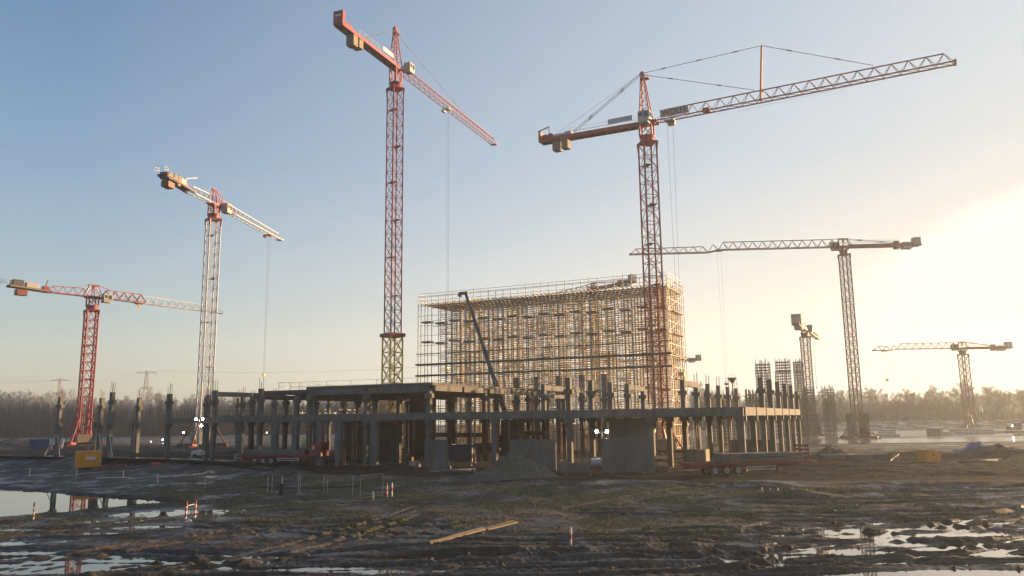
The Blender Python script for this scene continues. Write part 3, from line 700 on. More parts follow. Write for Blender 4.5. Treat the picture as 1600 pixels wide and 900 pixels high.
# slabs and beams
mb = MB()
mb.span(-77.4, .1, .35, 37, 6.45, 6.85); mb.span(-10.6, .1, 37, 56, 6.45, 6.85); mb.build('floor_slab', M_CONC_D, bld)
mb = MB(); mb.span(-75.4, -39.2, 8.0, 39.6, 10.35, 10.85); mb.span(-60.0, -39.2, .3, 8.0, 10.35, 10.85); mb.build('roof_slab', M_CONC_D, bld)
def beam(x0, x1, y0, y1, z0, z1, name='beam', m=M_CONC):
    b_ = MB(); b_.span(x0, x1, y0, y1, z0, z1); return b_.build(name, m, bld)
for a0, a1 in zip(AS[:-1], AS[1:]): beam(a1+.34, a0-.34, -.3, .32, 6.02, 6.95)
for b0, b1 in zip(BS[:-1], BS[1:]): beam(-.3, .45, b0+.34, b1-.34, 6.05, 6.98)
for b0, b1 in zip(BS[:5], BS[1:6]): beam(-39.15, -38.75, b0+.34, b1-.34, 9.75, 10.5)
for a0, a1 in ((-39.5, -49.3), (-49.3, -59)): beam(a1+.34, a0-.34, -.28, .28, 9.6, 10.345)
for a in AS[1:]:
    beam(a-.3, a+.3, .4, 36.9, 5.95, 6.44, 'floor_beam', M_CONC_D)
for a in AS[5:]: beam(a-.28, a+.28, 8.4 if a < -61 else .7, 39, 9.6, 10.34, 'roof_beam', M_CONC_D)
beam(-86.3, -77.4, -.3, .3, 6.0, 6.7); beam(-86.8, -86.2, .35, 7.4, 6.0, 6.7)
for b0, b1 in ((0, 7.8), (7.8, 15.6)): beam(-77.3, -76.7, b0+.35, b1-.35, 9.9, 10.6)
for b0, b1 in ((15.6, 23.4), (23.4, 31.2)): beam(-30.3, -29.7, b0+.35, b1-.35, 9.95, 10.7)
beam(-30.3, -29.7, 15.95, 23.05, 8.9, 9.4); beam(-20.3, -19.7, 23.75, 30.85, 9.95, 10.65); beam(-10.3, -9.7, 15.95, 23.05, 10.0, 10.75)
# inner walls
for (x0, x1, y0, y1, z1) in [(-15.6, -10.5, 2.2, 2.5, 5.9), (-58.3, -50.2, 9.6, 9.9, 5.9), (-44, -41, 30, 30.3, 5.9), (-74, -70, 26, 26.3, 5.9), (-58, -53, 24, 24.3, 9.5), (-37, -35.6, 20, 20.4, 5.9)]:
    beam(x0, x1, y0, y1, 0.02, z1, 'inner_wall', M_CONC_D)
beam(-48, -38.5, 14.2, 14.6, 3.5, 4.1, 'inner_beam'); beam(-36, -31, 18, 18.4, 3.6, 4.2, 'inner_beam')
mb = MB(); railing(mb, [(-75, 11.5, 10.85), (-75, 39, 10.85)], 1.5, 2.4, .04); railing(mb, [(-75, 11.5, 10.85), (-47, 12.5, 10.85)], 1.4, 2.4, .04); railing(mb, [(-47, 38.5, 10.85), (-75, 38.5, 10.85)], 1.3, 2.4, .04)
railing(mb, [(-9.5, 55.5, 6.86), (-.6, 55.5, 6.86)], 1.2, 2.2, .04); railing(mb, [(-76.5, 36.5, 6.86), (-11, 36.5, 6.86)], 1.2, 2.4, .04); railing(mb, [(-76.9, 1, 6.86), (-76.9, 36, 6.86)], 1.2, 2.4, .04); mb.build('guard_rail', M_GALV, bld)
mb = MB(); mb.span(-80, -.5, .8, 36, .012, .03); mb.build('ground_slab', M_CONC_D, bld)
# freestanding columns
GC = 'freestanding precast columns left of the building frame'
def free_column(a, b, z1, label, stub=None, braces=True):
    p = ab(a, b); z0 = gz(p.x, p.y)
    t = thing('precast_column', label, 'column', (p.x, p.y, z0), GRZ, GC); h = z1-z0
    column(0, 0, -.2, h, (5.2, h-1.3), parent=t)
    if stub:
        mb = MB(); mb.span(-stub-.3, -stub+.3, -.3, .3, -.2, h*.58); mb.build('lower_shaft', M_CONC, t)
        mb = MB(); mb.span(-stub+.3, -.335, -.2, .2, h*.5, h*.56); mb.build('tie_block', M_CONC, t)
    if braces:
        for sx, sy in ((1.6, -.8), (-1.5, -.9)):
            mb = MB(); mb.bar((sx*1.2, sy, 0), (sx*.12, sy*.3, 3.4), .1); mb.build('brace', M_GALV, t)
free_column(-112, 0, 10.6, 'leftmost freestanding concrete column, thin corbelled, beside the red crane base')
free_column(-112, 7.8, 10.6, 'freestanding concrete column with shorter shaft beside it, just right of the red crane', 1.1)
free_column(-112, 15.6, 10.8, 'freestanding double concrete column between the red crane and the propped pair', .9, False)
free_column(-97.5, -1.5, 11.0, 'tall propped concrete column with raking braces, first left of the building frame')
free_column(-104, 9, 10.2, 'shorter concrete column standing right behind the tall propped column', None, False)
# tall dark columns at the foot of the scaffold
for k, u_ in enumerate((758, 792, 827, 863, 899)):
    pq = aty(u_, 640, 146-.0*k); rel = Vector((pq.x, pq.y, 0))-C0
    a_ = rel.dot(AX); p = ab(a_, 44.6)
    pass
for k, a_ in enumerate((-48.2, -44.0, -39.6, -35.2, -31.0)):
    p = ab(a_, 45.0)
    t = thing('precast_column', ('first', 'second', 'middle', 'fourth', 'last')[k]+' from the left of the five dark columns before the scaffold', 'column', (p.x, p.y, 0), GRZ, 'five dark columns at the foot of the scaffold')
    column(0, 0, -.2, 13.6, (9.4,), w=.8, bars=False, parent=t)
# steel props below the slab
pr = thing('steel_prop', 'thin steel prop under the first floor slab', 'prop', ab(-6, 6), GRZ, 'steel props under the first floor slab')
mb = MB(); mb.tube((0, 0, 0), (0, 0, 3.4), .05, 6); mb.build('outer_tube', M_REBAR, pr); mb = MB(); mb.tube((0, 0, 3.4), (0, 0, 6.4), .035, 6); mb.build('inner_tube', M_GALV, pr); mb = MB(); mb.box((0, 0, .01), (.22, .22, .02)); mb.build('base_plate', M_GALV, pr)
for k in range(46):
    dup(pr, ab(random.uniform(-74, -2), random.choice((2.5, 5, 10.5, 13, 18.5, 21, 27)), 0.03), GRZ)

# ------------------------------------------------------------------ tube scaffold
SO = ab(-19.5, 46.7); scf = thing('tube_scaffold', 'huge grey tube scaffold carrying formwork, golden in the low sun behind the building frame', 'scaffold', SO, GRZ)
SL, SD, SH = 51.2, 12.0, 30.6; NB = 32; pw = SL/NB
for k in range(NB+1):
    mb = MB(); x = -k*pw; mb.bar((x, 0, 0), (x, 0, SH+random.uniform(-.1, 1.0)), .11); 
    if k < 2 or k > NB-2: mb.bar((x, 1.1, 0), (x, 1.1, SH), .11)
    mb.build('standard', M_SCAF, scf)
mb = MB()
for z in [2*i+.7 for i in range(1, 16)]:
    mb.bar((0, .08, z), (-SL, .08, z), .07)
for z in (SH-.9, SH-.1, SH+.6): mb.bar((0, 0, z), (-SL, 0, z), .06); mb.bar((0, 0, z), (0, SD, z), .06); mb.bar((-SL, 0, z), (-SL, 4, z), .06); mb.bar((0, SD, z), (-SL, SD, z), .06)
mb.build('ledger', M_SCAF, scf)
for z in (14.8, 17.0):
    mb = MB(); mb.span(-SL-.4, .4, -.35, .95, z-.24, z+.08); mb.build('working_deck', M_DECK, scf)
mb = MB(); mb.span(-SL-.4, .4, -.1, .5, 19.0, 19.12); mb.build('working_deck', M_DECK, scf)
for k in range(NB//2):
    for z in (21.2, 25.2, 10.8):
        zz = z + (.25 if k % 2 else -.1)
        mb = MB(); mb.span(-2*k*pw-pw*1.55, -2*k*pw-pw*.25, .1, 1.5, zz-.16, zz+.16); mb.build('platform', M_PLANK, scf)
# shoring towers: ladder frames in rows
rows = [1.3, 3.4, 5.5, 7.6, 9.7, 11.6]
for k in range(NB//2-1):
    mb = MB(); x0 = -2*k*pw-.55; x1 = x0-1.35
    for r_i, yb in enumerate(rows):
        for xx in (x0, x1):
            mb.bar((xx, yb, 0), (xx, yb, SH-1.9), .10)
        jz = random.uniform(0, .5); z = .5+jz
        while z < SH-2:
            if random.random() < .95: mb.bar((x0, yb, z), (x1-(2*pw-1.35 if random.random() < .25 else 0), yb, z), .085)
            if r_i < len(rows)-1 and random.random() < .5:
                xx = random.choice((x0, x1)); mb.bar((xx, yb, z), (xx, rows[r_i+1], z), .06)
            if random.random() < .10: mb.bar((x0, yb, z), (x1, yb, z+1.5), .05)
            if random.random() < .12 and k < NB//2-2: mb.bar((x1, yb, z), (x1-2*pw+1.35, yb, z), .055)
            z += .42
        for xx in (x0+.07, x1+.07):
            z = random.uniform(.5, 3)
            while z < SH-4:
                l_ = random.uniform(1.2, 4.2)
                if random.random() < .16: mb.box((xx, yb+random.uniform(.1, .35), z+l_/2), (.05, random.uniform(.22, .5), l_))
                z += l_+random.uniform(.1, .9)
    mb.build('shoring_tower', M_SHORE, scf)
# formwork on top
mb = MB()
for k in range(58): x = -.4-k*.88; mb.bar((x, .1+random.uniform(-.5, .3), SH-1.45), (x, SD, SH-1.45), .12, .22)
mb.build('formwork_joists', M_JOIST, scf)
mb = MB()
for yb in rows: mb.bar((.1, yb, SH-1.72), (-SL+1.5, yb, SH-1.72), .18, .24)
mb.build('formwork_bearers', M_JOIST, scf)
for k in range(NB//2-1):
    mb = MB(); xc = -2*k*pw-1.2; mb.bar((xc-1.0, .3, SH-1.9), (xc+.2, 1.6, SH-2.5), .1); mb.bar((xc+.6, .2, SH-2.0), (xc-.6, 1.4, SH-2.7), .1); mb.build('bracket', M_SCAF, scf)
mb = MB()
for z in [2*i+.7 for i in range(0, 15)]:
    mb.bar((0, 0, z), (0, SD, z), .08); mb.bar((.0, 0, z), (0, SD/2, z+2), .06) if int(z) % 4 < 2 else mb.bar((0, SD/2, z), (0, SD, z+2), .06)
for yb in np.linspace(1.2, SD, 8): mb.bar((0, yb, 0), (0, yb, SH), .11)
mb.build('end_frame', M_SCAF, scf)
for z in (8.7, 12.7, 16.9, 20.7, 24.7):
    mb = MB(); mb.span(-.9, .35, 3, 10, z-.1, z+.06); mb.build('end_platform', M_PLANK, scf)

# mobile crane between frame and scaffold
p = ab(-49.0, 42.6); mc = thing('mobile_crane', 'slate-blue telescopic mobile crane boom leaning up in front of the scaffold', 'mobile crane', (p.x, p.y, 0), GRZ)
mb = MB(); mb.span(-6, 5.5, -1.25, 1.25, .9, 1.7); mb.build('chassis', M_SLATE, mc, bevel=.05)
mb = MB(); mb.span(3.6, 5.6, -1.2, 1.2, 1.72, 3.3); cbb = mb.build('cab', M_SLATE, mc, bevel=.1)
mb = MB(); mb.span(5.5, 5.62, -1.0, 1.0, 2.3, 3.1); mb.build('window', M_GLASS, cbb)
for xx in (-5, -3.4, 2.2, 4.2):
    for sy in (-1, 1):
        mb = MB(); mb.tube((xx, sy*.95, .6), (xx, sy*1.3, .6), .6, 18); mb.build('wheel', M_TYRE, mc)
mb = MB(); mb.span(-2.2, 1.6, -1.1, 1.1, 1.75, 3.1); mb.build('turntable', M_SLATE, mc, bevel=.05)
b0 = Vector((1.3, -.2, 2.9)); b1 = Vector((-8.3, -.2, 29.6)); d_ = b1-b0
for i, (f0, f1, t_) in enumerate(((0, .38, .8), (.36, .62, .66), (.6, .82, .55), (.8, 1, .46))):
    mb = MB(); mb.bar(b0+d_*f0, b0+d_*f1, t_*.85, t_); mb.build('boom_section', M_SLATE, mc, bevel=.04)
mb = MB(); mb.box(b1+Vector((-.5, 0, .25)), (2.0, .5, .55)); mb.tube(b1+Vector((-1.3, -.3, -.1)), b1+Vector((-1.3, .3, -.1)), .35, 12); mb.build('boom_head', M_SLATE, mc)

# ------------------------------------------------------------------ shoring / reinforcement towers right
def shore_mesh(w, h, step=.55, nper=3):
    mb = MB(); n = nper
    g = np.linspace(-w/2, w/2, n+1)
    for i in g:
        for j in g:
            if abs(i) < w/2-.01 and abs(j) < w/2-.01 and random.random() < .4: continue
            mb.bar((i, j, 0), (i, j, h+random.uniform(-.3, 1.0)), .09)
    z = .4
    while z < h:
        for e in (-w/2, -w/6, w/6, w/2):
            if random.random() < .92: mb.bar((-w/2-random.uniform(0, .15), e, z), (w/2+random.uniform(0, .15), e, z), .11, .13)
            if abs(e) > w/3: mb.bar((e, -w/2, z), (e, w/2, z), .10)
        z += step
    mb.bar((-w/2, -w/2, h*.33), (w/2, -w/2, h*.45), .07); mb.bar((-w/2, -w/2, h*.7), (w/2, -w/2, h*.8), .07)
    return mb
def shore(u, d, w, h, label, step=.62, rz=-.12):
    pp = aty(u, 660, d); t = thing('shoring_tower', label, 'scaffold tower', (pp.x, pp.y, 0), rz, 'slender shoring towers right of the building frame')
    shore_mesh(w, h, step).build('tower_frame', M_TOWER, t)
    m_ = MB(); m_.box((0, 0, h*.87), (w*1.12, w*1.12, .14)); m_.build('top_platform', M_PLANK, t)
    m_ = MB(); m_.bar((-w*.25, 0, 0), (-w*.25, 0, h+.6), .12); m_.bar((w*.25, 0, 0), (w*.25, 0, h+.8), .12); m_.bar((0, w*.25, 0), (0, w*.25, h+.5), .12); m_.build('inner_bars', M_REBAR, t)
shore(1197, 178, 2.7, 17.6, 'tall bushy shoring tower, left one of the two behind the end columns')
shore(1229, 180, 2.7, 18.0, 'tall bushy shoring tower, right one of the two behind the end columns')
shore(1253, 190, 1.8, 18.6, 'tall narrow shoring tower overlapping the end-on crane mast')
shore(1266, 182, 2.2, 11.6, 'mid-height shoring tower in front of the end-on crane mast foot')
shore(1297, 182, 2.1, 11.8, 'lone short shoring tower with an arm, between the end-on crane and long-jib crane')
shore(1112, 168, 2.2, 10.6, 'low shoring tower above the floor edge, leftmost of three')
shore(1142, 168, 2.6, 10.6, 'low shoring tower above the floor edge, widest and middle of three')
shore(1176, 170, 2.0, 10.8, 'low shoring tower above the floor edge, rightmost of three')
# concrete skip hanging from the long-jib crane
pp = aty(1144, 594, 200); t = thing('concrete_skip', 'dark funnel-shaped concrete skip hanging above the frame on a long rope', 'concrete skip', pp)
mb = MB(); mb.tube((0, 0, -.75), (0, 0, .45), .25, 14, 1.15); mb.tube((0, 0, .45), (0, 0, .62), 1.2, 14); mb.build('hopper', M_STEEL, t)
mb = MB(); mb.bar((-1, 0, .6), (0, 0, 1.8), .06); mb.bar((1, 0, .6), (0, 0, 1.8), .06); mb.build('bail', M_STEEL, t)
mb = MB(); mb.tube((0, 0, -.7), (.15, 0, -8.2), .16, 8); mb.build('hose', M_BLACK, t)

# ------------------------------------------------------------------ trailers
def wheel(parent, x, y, r=.5, wd=.32):
    mb = MB(); mb.tube((x, y-wd/2, r), (x, y+wd/2, r), r, 24); wv = mb.build('wheel', M_TYRE, parent, bevel=.04)
    mb = MB(); sy = -1; mb.tube((x, y+sy*(wd/2+.012), r), (x, y+sy*(wd/2-.05), r), r*.56, 18); mb.build('rim', M_RIM, wv)
    mb = MB(); mb.tube((x, y+sy*(wd/2+.06), r), (x, y+sy*(wd/2), r), r*.2, 10); mb.build('hub', M_STEEL, wv)
def trailer(loc, rz, L, label, axles, head_x, box_head=False, flip=False):
    t = thing('flatbed_trailer', label, 'trailer', loc, rz, 'flatbed trailers on the haul road')
    mb = MB(); mb.span(-L/2, L/2, -1.25, 1.25, 1.12, 1.30); mb.build('deck', M_DECK, t)
    mb = MB()
    for sy in (-1, 1): mb.span(-L/2, L/2, sy*1.27-.02, sy*1.27+.02, 1.08, 1.34)
    mb.span(-L/2-.03, -L/2, -1.25, 1.25, .95, 1.32); mb.build('side_rail', M_TRAIL, t)
    mb = MB()
    for sy in (-.5, .5): mb.span(-L/2+.2, L/2-1.0, sy-.08, sy+.08, .72, 1.115)
    mb.build('chassis', M_TRAIL, t)
    for ax_ in axles:
        for sy in (-1.02, 1.02): wheel(t, ax_, sy)
    mb = MB(); xs_ = axles[-1]+.9
    for sy in (-1.2, 1.2):
        mb.span(xs_, xs_+3.3, sy-.02, sy+.02, .78, .88); mb.span(xs_, xs_+3.3, sy-.02, sy+.02, .5, .6); mb.span(xs_, xs_+.08, sy-.02, sy+.02, .601, .779); mb.span(xs_+3.22, xs_+3.3, sy-.02, sy+.02, .601, .779)
    mb.build('side_guard', M_WHT, t)
    for xx in (L/2-2.6,):
        for sy in (-.9, .9):
            mb = MB(); mb.span(xx-.08, xx+.08, sy-.08, sy+.08, .06, 1.1); mb.span(xx-.2, xx+.2, sy-.2, sy+.2, 0, .058); mb.build('landing_leg', M_STEEL, t)
    mb = MB()
    if box_head: mb.span(L/2-.2, L/2+1.6, -1.2, 1.2, 1.1, 3.0)
    else:
        for sy in (-1.2, 1.2): mb.span(L/2-.12, L/2+.02, sy-.05, sy+.05, 1.3, 3.0)
        for z in (1.5, 1.9, 2.3, 2.7): mb.span(L/2-.08, L/2-.02, -1.149, 1.149, z, z+.22)
    mb.build('headboard', M_TRAIL, t, bevel=.02)
    if box_head:
        mb = MB(); mb.span(L/2+.3, L/2+.6, -1.23, -1.202, 2.0, 2.5); mb.build('notice', M_MWHITE, t)
    for xx, sy in ((-L/2-.035, -.9), (-L/2-.035, .9)):
        mb = MB(); mb.span(xx-.03, xx, sy-.2, sy+.2, .98, 1.1); mb.build('tail_light', M_MRED, t)
    return t
def slab_load(loc, rz, L, W, H, n, label, group=None):
    t = thing('concrete_slab_stack', label, 'concrete slabs', loc, rz, group); z = 0
    for k in range(n):
        mb = MB(); e = random.uniform(-.05, .05); mb.span(-L/2+e, L/2+e, -W/2, W/2, z+.06, z+H); mb.build('slab', M_CONC, t, bevel=.02); 
        mb = MB()
        for xx in (-L*.35, 0, L*.35): mb.span(xx-.06, xx+.06, -W/2+.05, W/2-.05, z, z+.058)
        mb.build('spacer', M_PLANK, t); z += H+.005
    return t
tr = math.atan2(3.0, 14.0)
pR = Vector((24.1, 85.6, .0)); trailer(pR, tr, 13.6, 'red flatbed trailer loaded with thick concrete slabs at the right corner of the frame', (-3.9, -2.6, -1.3), 0)
slab_load(pR+Matrix.Rotation(tr, 3, 'Z') @ Vector((1.6, 0, 1.31)), tr, 9.3, 2.2, .42, 2, 'two thick concrete slabs strapped on the right-hand trailer')
pL = Vector((-32.8, 113.2, gz(-32.8, 113.2))); tl = rad(-14.5)
trailer(pL, tl, 11.2, 'red flatbed trailer with a solid red headboard, left of the frame front', (-2.9, -1.6, -.3), 0, True)
slab_load(pL+Matrix.Rotation(tl, 3, 'Z') @ Vector((-.1, 0, 1.31)), tl, 9.4, 2.1, .6, 1, 'one long grey concrete slab lying on the left-hand trailer')

# person on the trailer
def person(loc, rz):
    t = thing('person', 'person in yellow hi-vis jacket and white helmet standing on the left trailer load', 'person', loc, rz)
    me = bpy.data.meshes.new('body')
    J_ = [(0,0,.95),(0,0,1.2),(0,0,1.42),(0,.01,1.53),(0,.02,1.66),(.1,0,.9),(.12,.05,.5),(.12,0,.08),(.12,.14,.04),(-.1,0,.9),(-.13,-.03,.5),(-.14,-.06,.08),(-.14,.08,.04),(.2,0,1.4),(.27,-.02,1.13),(.24,.12,.92),(.24,.17,.83),(-.2,0,1.4),(-.28,0,1.13),(-.22,.16,.98),(-.18,.22,.92)]
    E_ = [(0,1),(1,2),(2,3),(3,4),(0,5),(5,6),(6,7),(7,8),(0,9),(9,10),(10,11),(11,12),(2,13),(13,14),(14,15),(15,16),(2,17),(17,18),(18,19),(19,20)]
    rd = [.15,.15,.16,.06,.105,.10,.07,.05,.045,.10,.07,.05,.045,.07,.05,.038,.04,.07,.05,.038,.04]
    me.from_pydata(J_, E_, []); o = bpy.data.objects.new('body', me); COL.objects.link(o); o.parent = t
    sk = o.modifiers.new('skin', 'SKIN'); 
    for i, r_ in enumerate(rd): me.skin_vertices[0].data[i].radius = (r_, r_*.85)
    me.skin_vertices[0].data[0].use_root = True
    o.modifiers.new('sub', 'SUBSURF').levels = 1; o.modifiers['sub'].render_levels = 1; me.materials.append(M_CLOTH)
    mb = MB(); mb.tube((0, 0, .88), (0, 0, 1.15), .21, 14, .20); mb.tube((0, 0, 1.15), (0, 0, 1.47), .20, 14, .17)
    for s_ in (1, -1): mb.tube((s_*.16, 0, 1.42), (s_*.27, -.01, 1.13), .085, 10, .07); mb.tube((s_*.27, -.01, 1.13), (s_*.23, .13, .97), .07, 10, .055)
    mb.build('jacket', M_HIVIS, t, True)
    mb = MB(); mb.tube((0, .02, 1.68), (0, .02, 1.80), .135, 14, .07); mb.tube((0, .03, 1.665), (0, .03, 1.685), .165, 14); mb.build('helmet', M_MWHITE, t, True)
    mb = MB(); mb.tube((0, .02, 1.52), (0, .03, 1.66), .085, 12, .1); mb.tube((0, .11, 1.6), (0, .14, 1.58), .022, 6); mb.build('face', M_SKIN, t, True)
pq = pL+Matrix.Rotation(tl, 3, 'Z') @ Vector((4.0, -.2, 1.92)); person(pq, rad(200))

# ------------------------------------------------------------------ precast wall panels by the front
def wall_panel(u0, u1, v1, d, h, label, rz, thick=.3, ribs=True, m=M_PANEL):
    c = aty((u0+u1)/2, v1, d); L = (u1-u0)/FPX*d/math.cos(rz)
    t = thing('wall_panel', label, 'wall panel', (c.x, c.y, 0), rz, 'precast wall panels standing before the frame')
    mb = MB(); mb.span(-L/2, L/2, -thick/2, thick/2, .05, h); mb.build('slab', m, t, bevel=.02)
    for xx in (-L*.3, L*.3):
        mb = MB(); mb.bar((xx, 1.9, .05), (xx, .15, h*.7), .12); mb.build('brace', M_GALV, t)
        mb = MB(); mb.span(xx-.25, xx+.25, -.4, .4, -.1, .048); mb.build('packer', M_PLANK, t)
        mb = MB(); mb.tube((xx, 0, h), (xx, 0, h+.16), .04, 6); mb.build('lifting_eye', M_STEEL, t)
    if ribs:
        mb = MB()
        for xx in np.linspace(-L/2+.5, L/2-.5, max(2, int(L/1.15))): mb.span(xx-.03, xx+.03, -thick/2-.025, -thick/2+.001, .1, h-.06)
        mb.build('seam', M_CONC, t)
    return t
wall_panel(664, 699, 731, 100, 3.6, 'small square concrete wall panel with a sunlit right edge, left of the sand heap', rad(-26), .55, False)
wall_panel(798, 868, 733, 95.0, 3.6, 'wide grey concrete wall panel standing right behind the sand heap', rad(-14), .3, True)
wall_panel(942, 1021, 735, 90.0, 3.75, 'broad ribbed concrete wall panel beside the lit lamp tower', rad(-8), .35, True)
wall_panel(1078, 1104, 716, 96, 2.2, 'short pale box-like panel stack standing behind the right trailer', rad(-30), 1.6, False, M_BALL_T)
# low kerb wall between panels
c = aty(905, 733, 93); t = tag(thing('low_wall', 'low pale concrete kerb wall between the two wide wall panels', 'low wall', (c.x, c.y, 0), rad(-20)))
mb = MB(); mb.span(-2.6, 2.4, -.15, .15, -.05, .95); mb.build('upstand', M_CONC, t); mb = MB(); mb.span(-2.7, 2.5, -.5, .5, -.05, .12); mb.build('footing', M_CONC_D, t)
# white tank
c = aty(931, 722, 92); t = thing('water_tank', 'pale round plastic tank beside the lit lamp tower', 'tank', (c.x, c.y, .55))
mb = MB(); mb.tube((-.55, 0, .5), (.55, 0, .5), .5, 18); mb.build('barrel', M_WHT, t, bevel=.12); mb = MB(); mb.span(-.5, .5, -.35, .35, -.6, .05); mb.build('stand', M_TRAIL, t); mb = MB(); mb.tube((0, 0, .98), (0, 0, 1.1), .14, 10); mb.build('cap', M_BLACK, t)

# lamp towers
def lamp_tower(loc, rz, h, label, mat_):
    t = thing('lamp_tower', label, 'light tower', loc, rz, 'lit mobile lamp towers')
    mb = MB(); mb.prism([(-.9, .35), (.9, .35), (.75, 1.0), (.2, 1.15), (-.75, 1.0)], -.55, .55); mb.build('generator', M_WHT, t, bevel=.05)
    for sy in (-.6, .6):
        mb = MB(); mb.tube((0, sy-.08, .3), (0, sy+.08, .3), .3, 14); mb.build('wheel', M_TYRE, t)
    mb = MB(); mb.tube((0, 0, 1.1), (0, 0, h*.55), .07, 8); mb.tube((0, 0, h*.55), (0, 0, h), .05, 8); mb.bar((-.75, 0, h), (.75, 0, h), .06); mb.bar((0, 0, h-.75), (.6, 0, h-.75), .05); mb.build('pole', M_GALV, t)
    for xx, zz in ((-.6, h+.15), (.6, h+.15), (.45, h-.8)):
        mb = MB(); mb.prism([(xx-.2, zz-.17), (xx+.2, zz-.17), (xx+.24, zz+.17), (xx-.24, zz+.17)], -.05, .2); ho = mb.build('lamp_housing', M_STEEL, t)
        mb = MB(); mb.tube((xx, -.10, zz), (xx, -.055, zz), .17, 14); mb.build('lamp_lens', M_LAMP, ho)
    for k in range(3):
        a = k*2.1; mb = MB(); mb.bar((0, 0, .5), (1.3*math.cos(a), 1.3*math.sin(a), .03), .07); mb.build('outrigger', M_GALV, t)
    return t
p = aty(309, 714, 121); lamp_tower((p.x, p.y, gz(p.x, p.y)), rad(-20), 5.5, 'lit lamp tower with white generator left of the frame, beside the white crane', 0)
p = aty(942, 724, 94); lamp_tower((p.x, p.y, 0), rad(-5), 4.3, 'lit lamp tower with three bright lamps between the two wide wall panels', 0)
# small distant lit lamps
for k, (u_, v_, d_, lb) in enumerate([(236, 690, 205, 'orange lit box lamp on the far left ground beyond the double column'), (254, 687, 215, 'white lit lamp on a post left of the propped columns'), (402, 677, 178, 'orange site lamp under the floor, left of the twin pair'), (417, 676, 176, 'orange site lamp under the floor, right of the twin pair'), (459, 675, 172, 'white site lamp under the floor near the left trailer headboard'), (618, 690, 150, 'warm lamp low between the piers left of the square panel'), (619, 674, 152, 'warm lamp high between the piers left of the square panel'), (287, 676, 160, 'white lamp just left of the lit lamp tower'), (1107, 679, 165, 'white lamp behind the end columns on the right')]):
    p = aty(u_, v_, d_); z0 = 0 if d_ < 170 else gz(p.x, p.y)
    t = thing('site_lamp', lb, 'lamp', (p.x, p.y, z0), 0, 'small lit lamps around the site'); hh = p.z-z0
    mb = MB(); mb.tube((0, 0, 0), (0, 0, hh-.15), .05, 6); mb.build('post', M_STEEL, t)
    mb = MB(); mb.box((0, .08, hh), (.36, .12, .3)); mb.build('housing', M_STEEL, t); mb = MB(); mb.box((0, 0.0, hh), (.26, .03, .2)); mb.build('lens', M_LAMPO if 'orange' in lb or 'warm' in lb else M_LAMP, t)

# ------------------------------------------------------------------ containers, skips, stacks
def container(loc, rz, L, W, H, m, label, notice=False):
    t = thing('shipping_container', label, 'container', loc, rz)
    mb = MB(); mb.span(-L/2, L/2, -W/2, W/2, .12, H)
    for xx in np.linspace(-L/2+.2, L/2-.2, max(3, int(L/.28))):
        for sy in (-1, 1): mb.span(xx-.07, xx+.07, sy*W/2-(.001 if sy > 0 else .035), sy*W/2+(.035 if sy > 0 else .001), .25, H-.18)
    mb.build('shell', m, t)
    for sx in (-1, 1):
        for sy in (-1, 1): mb = MB(); mb.box((sx*(L/2-.03), sy*(W/2-.03), H/2+.05), (.16, .16, H)); mb.build('corner_post', m, t)
    for sx in (-1, 1): mb = MB(); mb.span(sx*(L/2-.02)-.06, sx*(L/2-.02)+.06, -W/2+.1, W/2-.1, H-.12, H+.04); mb.build('top_rail', m, t)
    for sy in (-1, 1):
        mb = MB(); mb.span(-L/2-.05, -L/2-.002, sy*W/4-W/4+.12, sy*W/4+W/4-.12, .25, H-.2); dr = mb.build('door', m, t)
        mb = MB(); mb.tube((-L/2-.08, sy*.25, .3), (-L/2-.08, sy*.25, H-.3), .03, 6); mb.build('locking_bar', M_GALV, dr)
    if notice:
        mb = MB(); mb.span(-.3, 1.0, -W/2-.05, -W/2-.037, H*.5, H*.66); mb.build('notice', M_MWHITE, t)
    return t
p = gnd(137, 731); container((p.x, p.y, p.z-.02), rad(28), 3.2, 2.2, 2.4, M_ORANGE, 'orange steel container standing alone on the mud at left', True)
p = aty(72, 700, 176); container((p.x, p.y, gz(p.x, p.y)), rad(5), 6.0, 2.4, 2.0, M_BLUE, 'low blue container behind the leftmost free column')
p = aty(88, 700, 168); t = thing('site_board', 'white site board leaning by the blue container', 'board', (p.x, p.y, gz(p.x, p.y)+.9), rad(8)); mb = MB(); mb.prism([(-1.4, 0), (1.2, 0), (1.5, 1.2), (-1.4, 1.2)], -.05, .05); mb.build('panel', M_MWHITE, t)
for sx in (-1, 1): mb = MB(); mb.bar((sx*1.0, .1, -.9), (sx*1.0, .1, .9), .1); mb.build('post', M_TIMBER, t)
p = aty(1112, 706, 122); container((p.x+6, p.y, 0), GRZ, 6.0, 2.4, 2.5, M_BLUE, 'dark blue container seen between the right end columns')
p = aty(875, 700, 118); container((p.x-14, p.y, 0.02), GRZ, 4.0, 2.2, 2.4, M_BLUE, 'dark blue container in the shade under the first floor')
